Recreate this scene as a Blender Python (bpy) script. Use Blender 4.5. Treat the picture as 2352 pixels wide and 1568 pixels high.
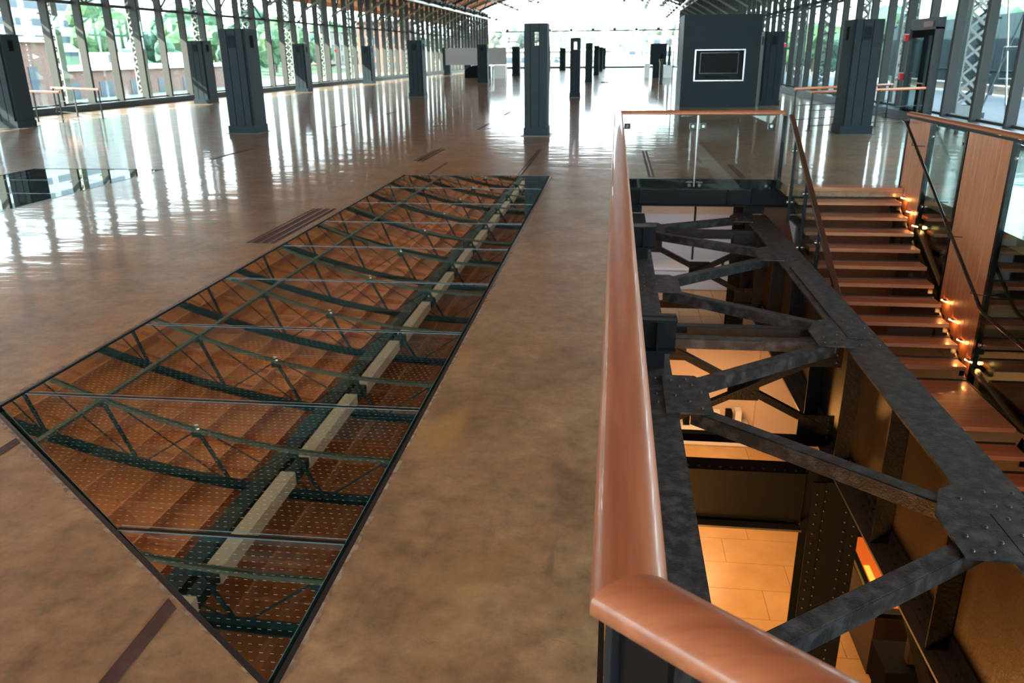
import bpy, math, random
from mathutils import Vector, Matrix
from mathutils.geometry import tessellate_polygon
random.seed(7)
S = bpy.context.scene
COL = S.collection
for o in list(bpy.data.objects):
    bpy.data.objects.remove(o)

# ------------------------------------------------------------------ camera, sky, sun, exposure
cam_d = bpy.data.cameras.new('camera')
cam = bpy.data.objects.new('camera', cam_d); COL.objects.link(cam)
R = Matrix(((0.992, -0.032, 0.119), (0.123, 0.336, -0.934), (-0.010, 0.941, 0.338)))
def orth(M):
    a = Vector((M[0][2], M[1][2], M[2][2])).normalized()
    y = Vector((M[0][1], M[1][1], M[2][1])); y = (y - a * y.dot(a)).normalized()
    x = y.cross(a)
    return Matrix(((x.x, y.x, a.x), (x.y, y.y, a.y), (x.z, y.z, a.z)))
R = orth(R)
cam.matrix_world = Matrix.Translation((0, 0, 1.92)) @ R.to_4x4()
cam_d.sensor_width = 36.0
cam_d.lens = 1835.0 / 2352.0 * 36.0
cam_d.clip_end = 1200; cam_d.clip_start = 0.05
cam_d.dof.use_dof = True; cam_d.dof.focus_distance = 3.2; cam_d.dof.aperture_fstop = 5.0
S.camera = cam

world = bpy.data.worlds.new('sky'); S.world = world; world.use_nodes = True
wn = world.node_tree.nodes; wl = world.node_tree.links
bg = wn['Background']
SKY = 3.3
tc = wn.new('ShaderNodeTexCoord'); sep = wn.new('ShaderNodeSeparateXYZ'); rmp = wn.new('ShaderNodeValToRGB')
wl.new(tc.outputs['Generated'], sep.inputs[0]); wl.new(sep.outputs['Z'], rmp.inputs[0])
rmp.color_ramp.elements[0].position = 0.0; rmp.color_ramp.elements[0].color = (0.86, 0.95, 1.0, 1)
rmp.color_ramp.elements[1].position = 0.7; rmp.color_ramp.elements[1].color = (0.62, 0.83, 1.0, 1)
wl.new(rmp.outputs[0], bg.inputs[0]); bg.inputs[1].default_value = SKY

sun_d = bpy.data.lights.new('sun', 'SUN'); sun_d.energy = 13.0; sun_d.angle = 0.012; sun_d.color = (1.0, 0.86, 0.70)
sun = bpy.data.objects.new('sun', sun_d); COL.objects.link(sun)
sun.rotation_euler = Vector((-1.0, -0.55, 0.80)).to_track_quat('Z', 'Y').to_euler()

S.view_settings.view_transform = 'Standard'; S.view_settings.look = 'None'
S.view_settings.exposure = 2.0; S.view_settings.gamma = 1.0; S.view_settings.use_curve_mapping = False
S.cycles.transparent_max_bounces = 24
S.cycles.max_bounces = 8; S.cycles.diffuse_bounces = 4; S.cycles.glossy_bounces = 4
S.cycles.sample_clamp_indirect = 6.0
S.cycles.use_denoising = True

def warm_lamp(name, loc, power, color=(1.0, 0.52, 0.2), size=0.8, target=None, kind='AREA', spread=3.14):
    d = bpy.data.lights.new(name, kind); d.energy = power; d.color = color
    if kind == 'AREA':
        d.size = size; d.spread = spread
    else:
        d.shadow_soft_size = size
    o = bpy.data.objects.new(name, d); COL.objects.link(o); o.location = loc
    if target is not None:
        o.rotation_euler = (Vector(loc) - Vector(target)).to_track_quat('Z', 'Y').to_euler()
    return o
WARM = (1.0, 0.55, 0.24)
warm_lamp('lower_lamp', (1.3, 9.6, -2.9), 15.0, WARM, 1.0)
warm_lamp('lower_lamp', (3.4, 8.3, -2.9), 11.0, WARM, 1.0)
warm_lamp('lower_lamp', (1.2, 5.2, -2.9), 13.0, WARM, 1.0)
warm_lamp('lower_lamp', (1.6, 12.3, -2.9), 20.0, WARM, 0.8)
warm_lamp('lower_lamp', (1.9, 16.6, -0.7), 3.0, (1.0, 0.62, 0.36), 0.8)
warm_lamp('lower_lamp', (0.9, 15.6, -1.4), 4.0, (0.75, 0.85, 1.0), 0.8, (1.6, 18.5, -2.6))  # cool light added for the daylight on the mezzanine wall
warm_lamp('web_fill', (0.75, 5.2, -3.4), 12.0, (1.0, 0.42, 0.10), 0.5, (2.3, 5.6, -1.4))  # unseen fill lights added to give the girder web its warm glow
warm_lamp('web_fill', (0.75, 4.0, -3.2), 26.0, (1.0, 0.42, 0.10), 0.5, (2.3, 4.2, -1.4))
warm_lamp('web_fill', (0.9, 11.2, -3.2), 5.0, (1.0, 0.42, 0.10), 0.5, (2.3, 10.3, -1.4))

# ------------------------------------------------------------------ materials
def mat(name, col, rough=0.5, metal=0.0, spec=0.5, noise=None, bump=None, coat=0.0, emit=None, obj_coords=True):
    m = bpy.data.materials.new(name); m.use_nodes = True
    nt = m.node_tree; p = nt.nodes['Principled BSDF']
    p.inputs['Base Color'].default_value = (*col, 1); p.inputs['Roughness'].default_value = rough
    p.inputs['Metallic'].default_value = metal; p.inputs['Specular IOR Level'].default_value = spec
    p.inputs['Coat Weight'].default_value = coat
    g = nt.nodes.new('ShaderNodeNewGeometry')
    if noise:
        sc, col2, lo, hi = noise[:4]
        mp = nt.nodes.new('ShaderNodeMapping'); mp.inputs['Scale'].default_value = noise[4] if len(noise) > 4 else (1, 1, 1)
        nt.links.new(g.outputs['Position'], mp.inputs[0])
        n = nt.nodes.new('ShaderNodeTexNoise'); n.inputs['Scale'].default_value = sc; n.inputs['Detail'].default_value = 6
        nt.links.new(mp.outputs[0], n.inputs['Vector'])
        r = nt.nodes.new('ShaderNodeValToRGB')
        r.color_ramp.elements[0].position = lo; r.color_ramp.elements[1].position = hi
        r.color_ramp.elements[0].color = (*col, 1); r.color_ramp.elements[1].color = (*col2, 1)
        nt.links.new(n.outputs['Fac'], r.inputs[0]); nt.links.new(r.outputs[0], p.inputs['Base Color'])
    if bump:
        sc, st = bump[:2]
        mp = nt.nodes.new('ShaderNodeMapping'); mp.inputs['Scale'].default_value = bump[2] if len(bump) > 2 else (1, 1, 1)
        nt.links.new(g.outputs['Position'], mp.inputs[0])
        n = nt.nodes.new('ShaderNodeTexNoise'); n.inputs['Scale'].default_value = sc; n.inputs['Detail'].default_value = 4
        nt.links.new(mp.outputs[0], n.inputs['Vector'])
        b = nt.nodes.new('ShaderNodeBump'); b.inputs['Strength'].default_value = st; b.inputs['Distance'].default_value = 0.01
        nt.links.new(n.outputs['Fac'], b.inputs['Height']); nt.links.new(b.outputs[0], p.inputs['Normal'])
    if emit:
        p.inputs['Emission Color'].default_value = (*emit[0], 1); p.inputs['Emission Strength'].default_value = emit[1]
    return m

def glass_mat(name, tint, refl, rough=0.01, fres=True, rcol=(0.9, 1, 0.98), dots=False):
    m = bpy.data.materials.new(name); m.use_nodes = True
    nt = m.node_tree; nt.nodes.clear()
    out = nt.nodes.new('ShaderNodeOutputMaterial'); mx = nt.nodes.new('ShaderNodeMixShader')
    tr = nt.nodes.new('ShaderNodeBsdfTransparent'); tr.inputs[0].default_value = (*tint, 1)
    gl = nt.nodes.new('ShaderNodeBsdfGlossy'); gl.inputs['Color'].default_value = (*rcol, 1); gl.inputs['Roughness'].default_value = rough
    if fres:
        fr = nt.nodes.new('ShaderNodeFresnel'); fr.inputs[0].default_value = 1.5
        bf = nt.nodes.new('ShaderNodeNewGeometry'); io = nt.nodes.new('ShaderNodeMath'); io.operation = 'MULTIPLY_ADD'
        io.inputs[1].default_value = 1 / 1.5 - 1.5; io.inputs[2].default_value = 1.5     # same reflectance from both sides of a thin pane
        nt.links.new(bf.outputs['Backfacing'], io.inputs[0]); nt.links.new(io.outputs[0], fr.inputs[0])
        ad = nt.nodes.new('ShaderNodeMath'); ad.operation = 'MULTIPLY_ADD'; ad.inputs[1].default_value = 1.0 - refl; ad.inputs[2].default_value = refl
        ad.use_clamp = True
        nt.links.new(fr.outputs[0], ad.inputs[0]); nt.links.new(ad.outputs[0], mx.inputs[0])
    else:
        mx.inputs[0].default_value = refl
    nt.links.new(tr.outputs[0], mx.inputs[1]); nt.links.new(gl.outputs[0], mx.inputs[2])
    last = mx.outputs[0]
    if dots:                                   # the fine printed dashes on the walk-on glass
        g = nt.nodes.new('ShaderNodeNewGeometry'); sp = nt.nodes.new('ShaderNodeSeparateXYZ')
        nt.links.new(g.outputs['Position'], sp.inputs[0])
        def math_(op, a, b=None):
            n = nt.nodes.new('ShaderNodeMath'); n.operation = op
            for i, v in enumerate((a, b)):
                if v is None: continue
                if isinstance(v, (int, float)): n.inputs[i].default_value = v
                else: nt.links.new(v, n.inputs[i])
            return n.outputs[0]
        ry = math_('MULTIPLY', sp.outputs['Y'], 26.0)
        row = math_('FLOOR', ry)
        fy = math_('FRACT', ry)
        sh = math_('MULTIPLY', math_('MODULO', row, 2.0), 0.5)
        fx = math_('FRACT', math_('ADD', math_('MULTIPLY', sp.outputs['X'], 26.0), math_('ADD', sh, 500.0)))
        d = math_('MULTIPLY', math_('LESS_THAN', fx, 0.36), math_('LESS_THAN', math_('ABSOLUTE', math_('SUBTRACT', fy, 0.5)), 0.045))
        mx2 = nt.nodes.new('ShaderNodeMixShader'); df = nt.nodes.new('ShaderNodeBsdfDiffuse'); df.inputs[0].default_value = (0.75, 0.8, 0.8, 1)
        nt.links.new(math_('MULTIPLY', d, 0.22), mx2.inputs[0]); nt.links.new(last, mx2.inputs[1]); nt.links.new(df.outputs[0], mx2.inputs[2])
        last = mx2.outputs[0]
    nt.links.new(last, out.inputs[0])
    return m

def concrete_mat():
    m = bpy.data.materials.new('stained_concrete'); m.use_nodes = True
    nt = m.node_tree; L = nt.links; p = nt.nodes['Principled BSDF']
    g = nt.nodes.new('ShaderNodeNewGeometry')
    def noise(scale, detail, sc=(1, 1, 1), dist=0.0, rough=0.55):
        mp = nt.nodes.new('ShaderNodeMapping'); mp.inputs['Scale'].default_value = sc; L.new(g.outputs['Position'], mp.inputs[0])
        n = nt.nodes.new('ShaderNodeTexNoise'); n.inputs['Scale'].default_value = scale; n.inputs['Detail'].default_value = detail
        n.inputs['Distortion'].default_value = dist; n.inputs['Roughness'].default_value = rough
        L.new(mp.outputs[0], n.inputs['Vector']); return n.outputs['Fac']
    def ramp(src, stops):
        r = nt.nodes.new('ShaderNodeValToRGB'); e = r.color_ramp.elements
        while len(e) < len(stops): e.new(0.5)
        for el, (po, c) in zip(e, stops): el.position = po; el.color = (*c, 1)
        L.new(src, r.inputs[0]); return r.outputs[0]
    base = ramp(noise(1.7, 9, dist=0.4, rough=0.68), [(0.30, (0.140, 0.086, 0.047)), (0.5, (0.235, 0.148, 0.079)), (0.70, (0.330, 0.214, 0.116))])
    fine = ramp(noise(9.0, 8, rough=0.7), [(0.3, (0.58, 0.58, 0.58)), (0.7, (1.34, 1.31, 1.25))])
    mx = nt.nodes.new('ShaderNodeMix'); mx.data_type = 'RGBA'; mx.blend_type = 'MULTIPLY'; mx.inputs[0].default_value = 1.0
    L.new(base, mx.inputs[6]); L.new(fine, mx.inputs[7])
    # ochre blooms
    och = ramp(noise(0.8, 5, dist=1.0), [(0.56, (0, 0, 0)), (0.72, (1, 1, 1))])
    mx2 = nt.nodes.new('ShaderNodeMix'); mx2.data_type = 'RGBA'; mx2.inputs[7].default_value = (0.40, 0.215, 0.055, 1)
    mo = nt.nodes.new('ShaderNodeMath'); mo.operation = 'MULTIPLY'; mo.inputs[1].default_value = 0.5; L.new(och, mo.inputs[0])
    L.new(mo.outputs[0], mx2.inputs[0]); L.new(mx.outputs[2], mx2.inputs[6])
    # dark stains, stretched along the hall
    st = ramp(noise(1.6, 6, (2.2, 0.7, 1), 0.8, 0.65), [(0.60, (0, 0, 0)), (0.70, (1, 1, 1))])
    mx3 = nt.nodes.new('ShaderNodeMix'); mx3.data_type = 'RGBA'; mx3.inputs[7].default_value = (0.12, 0.082, 0.05, 1)
    mo2 = nt.nodes.new('ShaderNodeMath'); mo2.operation = 'MULTIPLY'; mo2.inputs[1].default_value = 0.7; L.new(st, mo2.inputs[0])
    L.new(mo2.outputs[0], mx3.inputs[0]); L.new(mx2.outputs[2], mx3.inputs[6])
    # pale flecks
    fl = ramp(noise(70.0, 2), [(0.70, (0, 0, 0)), (0.78, (1, 1, 1))])
    mx4 = nt.nodes.new('ShaderNodeMix'); mx4.data_type = 'RGBA'; mx4.inputs[7].default_value = (0.42, 0.33, 0.24, 1)
    mo3 = nt.nodes.new('ShaderNodeMath'); mo3.operation = 'MULTIPLY'; mo3.inputs[1].default_value = 0.35; L.new(fl, mo3.inputs[0])
    L.new(mo3.outputs[0], mx4.inputs[0]); L.new(mx3.outputs[2], mx4.inputs[6])
    L.new(mx4.outputs[2], p.inputs['Base Color'])
    rr = nt.nodes.new('ShaderNodeMapRange'); rr.inputs[3].default_value = 0.26; rr.inputs[4].default_value = 0.46
    L.new(noise(2.2, 4), rr.inputs[0]); L.new(rr.outputs[0], p.inputs['Roughness'])
    p.inputs['Specular IOR Level'].default_value = 0.6
    p.inputs['Coat Weight'].default_value = 0.7; p.inputs['Coat Roughness'].default_value = 0.07; p.inputs['Coat IOR'].default_value = 1.5
    b = nt.nodes.new('ShaderNodeBump'); b.inputs['Strength'].default_value = 0.35; b.inputs['Distance'].default_value = 0.02
    L.new(noise(1.3, 3, (0.6, 1.6, 1)), b.inputs['Height'])
    b2 = nt.nodes.new('ShaderNodeBump'); b2.inputs['Strength'].default_value = 0.12; b2.inputs['Distance'].default_value = 0.004
    L.new(noise(30, 4), b2.inputs['Height']); L.new(b.outputs[0], b2.inputs['Normal'])
    L.new(b2.outputs[0], p.inputs['Normal']); L.new(b.outputs[0], p.inputs['Coat Normal'])
    return m

def wood_mat(name, c1, c2, axis, scale=14, rough=0.35, coat=0.3, bump=0.05):
    st = {'x': (0.06, 1, 1), 'y': (1, 0.06, 1), 'z': (1, 1, 0.06)}[axis]
    return mat(name, c1, rough, 0, 0.5, (scale, c2, 0.3, 0.7, st), (scale * 2, bump, st), coat)

M = {}
M['concrete'] = concrete_mat()
M['slab_edge'] = mat('slab_edge', (0.16, 0.15, 0.14), 0.7)
M['paint'] = mat('dark_grey_paint', (0.026, 0.034, 0.038), 0.5, 0.0, 0.25, (6, (0.036, 0.045, 0.049), 0.3, 0.7))
M['mullion'] = mat('mullion_paint', (0.046, 0.048, 0.047), 0.55, 0, 0.12)
M['unit'] = mat('air_column_paint', (0.011, 0.019, 0.024), 0.5, 0, 0.14, (5, (0.013, 0.022, 0.028), 0.3, 0.7))
M['grille'] = mat('grille_black', (0.004, 0.005, 0.006), 0.7, 0, 0.05)
M['beamdark'] = mat('beam_paint', (0.007, 0.010, 0.012), 0.45, 0, 0.14, (5, (0.009, 0.012, 0.015), 0.3, 0.7))
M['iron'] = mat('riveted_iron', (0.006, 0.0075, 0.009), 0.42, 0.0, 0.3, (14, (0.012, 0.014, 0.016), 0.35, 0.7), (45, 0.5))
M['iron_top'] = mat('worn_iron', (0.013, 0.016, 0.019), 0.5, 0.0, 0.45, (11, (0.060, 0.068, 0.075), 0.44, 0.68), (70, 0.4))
M['flange'] = mat('flange_skylit', (0.085, 0.095, 0.110), 0.35, 0, 0.8)  # bluish skylight on the upward flange faces put into the colour
M['rivet'] = mat('rivet_iron', (0.022, 0.025, 0.028), 0.3, 0, 0.7)
M['web'] = mat('girder_web', (0.036, 0.026, 0.017), 0.4, 0.1, 0.6, (3, (0.055, 0.040, 0.026), 0.3, 0.7), (35, 0.25))
M['black'] = mat('black_steel', (0.003, 0.0045, 0.005), 0.22, 0.0, 0.5)
M['steel'] = mat('brushed_steel', (0.55, 0.56, 0.57), 0.25, 1.0)
M['chrome'] = mat('chrome', (0.8, 0.8, 0.8), 0.12, 1.0)
M['trusspaint'] = mat('truss_paint', (0.014, 0.040, 0.042), 0.55, 0, 0.3, (4, (0.022, 0.052, 0.052), 0.3, 0.7))
M['trusslit'] = mat('truss_paint_lit', (0.12, 0.14, 0.10), 0.5, 0, 0.4)  # same truss paint, with light from below put into the colour
M['duct'] = mat('pale_duct', (0.92, 0.72, 0.54), 0.5)
M['eavetube'] = mat('eave_tube', (0.42, 0.44, 0.44), 0.35, 0.3)
M['deck'] = wood_mat('roof_boards', (0.60, 0.21, 0.070), (0.78, 0.32, 0.12), 'y', 5, 0.6, 0, 0.1)
M['purlin'] = wood_mat('roof_joist', (0.55, 0.21, 0.085), (0.72, 0.30, 0.13), 'y', 5, 0.6, 0, 0.1)
M['rail_y'] = wood_mat('handrail_wood_long', (0.26, 0.088, 0.040), (0.36, 0.130, 0.062), 'y', 40, 0.34, 0.25, 0.02)
M['rail_x'] = wood_mat('handrail_wood_cross', (0.24, 0.078, 0.034), (0.34, 0.120, 0.054), 'x', 40, 0.34, 0.25, 0.02)
M['tread'] = wood_mat('stair_tread_wood', (0.28, 0.105, 0.050), (0.52, 0.245, 0.125), 'x', 14, 0.36, 0.2, 0.03)
M['panel'] = wood_mat('panel_wood', (0.38, 0.14, 0.06), (0.50, 0.20, 0.09), 'z', 22, 0.4, 0.2, 0.03)
M['brownrail'] = mat('dark_brown_rail', (0.045, 0.022, 0.014), 0.35)
M['nosing'] = mat('tread_nosing', (0.01, 0.01, 0.012), 0.5)
M['inlay'] = mat('rust_brown_inlay', (0.040, 0.018, 0.014), 0.6, 0.0, 0.25, (8, (0.075, 0.036, 0.027), 0.3, 0.7), (40, 0.3))
M['inlay_rail'] = mat('inlay_rail_steel', (0.14, 0.10, 0.08), 0.3, 0.7)
M['glass'] = glass_mat('clear_glass', (0.93, 0.97, 0.96), 0.0)
M['wallglass'] = glass_mat('wall_glass', (0.90, 0.97, 0.96), 0.0)
M['darkglass'] = glass_mat('stair_glass', (0.75, 0.85, 0.84), 0.06)
M['floorglass'] = glass_mat('walk_on_glass', (0.40, 0.52, 0.50), 0.38, 0.012, True, (0.84, 0.88, 0.84), True)
M['glassedge'] = mat('glass_edge', (0.06, 0.16, 0.17), 0.1, 0, 0.8)
M['cyanedge'] = mat('polished_glass_edge', (0.10, 0.20, 0.24), 0.2, 0, 0.8)
M['frame'] = mat('glass_floor_frame', (0.035, 0.040, 0.045), 0.3, 0.6)
M['palebeam'] = mat('pale_support_beam', (0.75, 0.72, 0.62), 0.6)
M['mortar'] = mat('mortar', (0.30, 0.22, 0.15), 0.8, 0, 0.2, (20, (0.16, 0.10, 0.06), 0.4, 0.6))
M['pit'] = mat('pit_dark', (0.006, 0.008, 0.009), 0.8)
M['tile'] = mat('tan_tile', (0.44, 0.26, 0.105), 0.3, 0, 0.4, (2.5, (0.54, 0.34, 0.15), 0.3, 0.7))
M['grout'] = mat('grout', (0.18, 0.11, 0.06), 0.8)
M['plaster'] = mat('peach_plaster', (0.72, 0.56, 0.42), 0.7)
M['whitewall'] = mat('white_wall', (0.72, 0.74, 0.78), 0.6)
M['brownwall'] = mat('brown_panel_wall', (0.10, 0.045, 0.022), 0.6)
M['darkwall'] = mat('lower_dark_wall', (0.05, 0.035, 0.025), 0.6)
M['white'] = mat('white_paint', (0.80, 0.82, 0.83), 0.5)
M['bulb'] = mat('tread_light_lens', (1, 0.7, 0.4), 0.4, emit=((1.0, 0.42, 0.12), 7.0))
M['lamp'] = mat('lamp_lens', (0.9, 0.9, 0.85), 0.3, emit=((1.0, 0.9, 0.75), 2.0))
M['red'] = mat('alarm_red', (0.75, 0.03, 0.04), 0.35)
M['orangewood'] = mat('ramp_rail_wood', (0.60, 0.20, 0.08), 0.35)
M['yellow'] = mat('yellow_strip', (0.42, 0.25, 0.03), 0.5)
M['screen'] = mat('dark_screen', (0.004, 0.005, 0.006), 0.4, 0, 0.08)
M['display'] = mat('glowing_display', (0.1, 0.02, 0.01), 0.4, emit=((1.0, 0.16, 0.01), 0.14))
M['display2'] = mat('glowing_display_yellow', (0.1, 0.05, 0.01), 0.4, emit=((1.0, 0.55, 0.06), 0.3))
M['ground'] = mat('ballast_ground', (0.15, 0.15, 0.135), 0.9, 0, 0.3, (0.4, (0.10, 0.125, 0.08), 0.4, 0.6))
M['grass'] = mat('hill_grass', (0.045, 0.080, 0.040), 0.9, 0, 0.2, (0.15, (0.080, 0.110, 0.060), 0.3, 0.7))
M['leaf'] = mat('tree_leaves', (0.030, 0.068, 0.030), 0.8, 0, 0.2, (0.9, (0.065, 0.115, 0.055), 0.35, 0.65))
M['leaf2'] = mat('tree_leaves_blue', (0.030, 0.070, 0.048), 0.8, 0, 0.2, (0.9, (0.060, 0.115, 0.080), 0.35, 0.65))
M['leafhaze'] = mat('hazy_leaves', (0.085, 0.105, 0.085), 0.8, 0, 0.2, (0.6, (0.15, 0.145, 0.12), 0.35, 0.65))  # distance haze put into the leaf colour
M['fargrass'] = mat('far_slope', (0.13, 0.125, 0.11), 0.9, 0, 0.2, (0.1, (0.17, 0.15, 0.13), 0.3, 0.7))  # distance haze put into the slope colour
M['bark'] = mat('bark', (0.12, 0.09, 0.07), 0.9)
M['brick'] = mat('brick_wall', (0.135, 0.075, 0.062), 0.85, 0, 0.2, (3, (0.17, 0.10, 0.085), 0.3, 0.7))
M['concwall'] = mat('pale_concrete_wall', (0.34, 0.34, 0.34), 0.8)
M['winblue'] = mat('window_dark', (0.03, 0.045, 0.065), 0.35)
M['outdeck'] = mat('outside_deck', (0.085, 0.085, 0.10), 0.7, 0, 0.3, (1.5, (0.11, 0.11, 0.125), 0.3, 0.7))
M['bluewall'] = mat('dark_blue_metal_wall', (0.010, 0.022, 0.030), 0.6, 0, 0.3, (1, (0.013, 0.028, 0.037), 0.3, 0.7))
M['tan'] = mat('tan_building', (0.20, 0.165, 0.14), 0.8)
M['tarp'] = mat('dark_cloth', (0.008, 0.009, 0.010), 0.9, 0, 0.05)

# ------------------------------------------------------------------ mesh helpers
class MB:
    def __init__(s): s.v = []; s.f = []; s.sm = []
    def add(s, vs, fs, smooth=False):
        b = len(s.v); s.v += [tuple(v) for v in vs]; s.f += [tuple(i + b for i in f) for f in fs]; s.sm += [smooth] * len(fs)
        return s
    def box(s, x0, x1, y0, y1, z0, z1):
        vs = [(x, y, z) for z in (z0, z1) for y in (y0, y1) for x in (x0, x1)]
        return s.add(vs, [(0, 2, 3, 1), (4, 5, 7, 6), (0, 1, 5, 4), (2, 6, 7, 3), (0, 4, 6, 2), (1, 3, 7, 5)])
    def bar(s, p, q, w, h, up=(0, 0, 1)):
        p = Vector(p); q = Vector(q); d = (q - p).normalized(); up = Vector(up)
        a = d.cross(up)
        if a.length < 1e-4: a = d.cross(Vector((1, 0, 0)))
        a.normalize(); b = a.cross(d).normalized()
        vs = []
        for c in (p, q):
            for sb in (-h / 2, h / 2):
                for sa in (-w / 2, w / 2): vs.append(c + a * sa + b * sb)
        return s.add(vs, [(0, 1, 3, 2), (4, 6, 7, 5), (0, 4, 5, 1), (2, 3, 7, 6), (0, 2, 6, 4), (1, 5, 7, 3)])
    def tube(s, pts, r, n=8, caps=True):
        pts = [Vector(p) for p in pts]; rings = []
        for i, p in enumerate(pts):
            d = (pts[min(i + 1, len(pts) - 1)] - pts[max(i - 1, 0)]).normalized()
            u = Vector((0, 0, 1)) if abs(d.z) < 0.9 else Vector((1, 0, 0))
            a = d.cross(u).normalized(); b = d.cross(a)
            rings.append([p + (a * math.cos(t) + b * math.sin(t)) * r for t in [2 * math.pi * k / n for k in range(n)]])
        vs = [v for rg in rings for v in rg]; fs = []
        for i in range(len(pts) - 1):
            for k in range(n): fs.append((i * n + k, i * n + (k + 1) % n, (i + 1) * n + (k + 1) % n, (i + 1) * n + k))
        s.add(vs, fs, True)
        if caps: s.add(rings[0], [tuple(range(n))]); s.add(rings[-1], [tuple(reversed(range(n)))])
        return s
    def prism(s, poly, z0, z1):
        n = len(poly); area = sum(poly[i][0] * poly[(i + 1) % n][1] - poly[(i + 1) % n][0] * poly[i][1] for i in range(n))
        if area < 0: poly = poly[::-1]
        vs = [(x, y, z0) for x, y in poly] + [(x, y, z1) for x, y in poly]
        fs = [tuple(reversed(range(n))), tuple(range(n, 2 * n))] + [(i, (i + 1) % n, n + (i + 1) % n, n + i) for i in range(n)]
        return s.add(vs, fs)
    def sweep(s, prof, pts, smooth=True):        # prof (side, up) swept with mitred corners
        pts = [Vector(p) for p in pts]; n = len(prof); rings = []
        for i, p in enumerate(pts):
            d0 = (p - pts[i - 1]).normalized() if i else (pts[1] - p).normalized()
            d1 = (pts[i + 1] - p).normalized() if i < len(pts) - 1 else d0
            t = (d0 + d1).normalized(); h0 = Vector((d0.x, d0.y, 0)).normalized(); ht = Vector((t.x, t.y, 0)).normalized()
            side = Vector((ht.y, -ht.x, 0)); k = 1 / max(0.3, h0.dot(ht))
            upv = Vector((0, 0, 1))
            rings.append([p + side * (a * k) + upv * b for a, b in prof])
        vs = [v for r_ in rings for v in r_]; fs = []
        for i in range(len(pts) - 1):
            b = i * n
            for k in range(n): fs.append((b + k, b + (k + 1) % n, b + n + (k + 1) % n, b + n + k))
        s.add(vs, fs, smooth)
        s.add(rings[0], [tuple(range(n))]); s.add(rings[-1], [tuple(reversed(range(n)))])
        return s
    def rivet(s, p, nrm, r=0.016, h=0.012):
        p = Vector(p); nrm = Vector(nrm).normalized(); u = Vector((1, 0, 0)) if abs(nrm.x) < 0.8 else Vector((0, 1, 0))
        a = nrm.cross(u).normalized(); b = nrm.cross(a); vs = []
        for rr, hh in ((r, 0), (r * 0.7, h * 0.8)):
            for k in range(6): t = math.pi * k / 3; vs.append(p + (a * math.cos(t) + b * math.sin(t)) * rr + nrm * hh)
        vs.append(p + nrm * h); fs = []
        for k in range(6): fs.append((k, (k + 1) % 6, 6 + (k + 1) % 6, 6 + k)); fs.append((6 + k, 6 + (k + 1) % 6, 12))
        return s.add(vs, fs, True)
    def build(s, name, m, parent=None, base=None, bevel=0):
        me = bpy.data.meshes.new(name)
        off = Vector(base) if base is not None else (Vector(parent.get('_w', (0, 0, 0))) if parent is not None else Vector((0, 0, 0)))
        me.from_pydata([Vector(v) - off for v in s.v], [], s.f); me.polygons.foreach_set('use_smooth', s.sm); me.materials.append(m)
        me.update()
        import bmesh
        bm = bmesh.new(); bm.from_mesh(me); bmesh.ops.recalc_face_normals(bm, faces=bm.faces); bm.to_mesh(me); bm.free()
        o = bpy.data.objects.new(name, me); COL.objects.link(o)
        if parent is not None: o.parent = parent; o['_w'] = list(off)
        elif base is not None: o.location = off
        if bevel:
            bv = o.modifiers.new('bevel', 'BEVEL'); bv.width = bevel; bv.segments = 2; bv.limit_method = 'ANGLE'
        return o

def tag(o, label=None, cat=None, group=None, kind=None):
    if label: o['label'] = label
    if cat: o['category'] = cat
    if group: o['group'] = group
    if kind: o['kind'] = kind
    return o
def thing(name, loc, label, cat, group=None, local=False):
    o = bpy.data.objects.new(name, None); COL.objects.link(o); o.location = loc; o.empty_display_size = 0.1
    if not local: o['_w'] = list(loc)
    return tag(o, label, cat, group)
def structure(name, loc=(0, 0, 0)):
    o = bpy.data.objects.new(name, None); COL.objects.link(o); o.location = loc; o['_w'] = list(loc); o['kind'] = 'structure'
    return o
KIDS = {}
def copy_tree(root, loc, label=None, parent=None):
    c = root.copy(); COL.objects.link(c)
    if parent is not None: c.parent = parent
    if loc is not None: c.location = loc
    if label: c['label'] = label
    for ch in list(root.children): copy_tree(ch, None, None, c)
    return c
def sub(o, src_mesh, name, parent, loc=(0, 0, 0)):
    n = bpy.data.objects.new(name, src_mesh); COL.objects.link(n); n.parent = parent; n.location = loc; return n
ORD = ['nearest', 'second', 'third', 'fourth', 'fifth', 'sixth', 'seventh', 'eighth', 'ninth', 'tenth', 'eleventh', 'twelfth', 'thirteenth',
       'fourteenth', 'fifteenth', 'sixteenth', 'seventeenth', 'eighteenth', 'nineteenth', 'twentieth', 'twenty-first', 'twenty-second', 'twenty-third', 'twenty-fourth', 'twenty-fifth']

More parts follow.
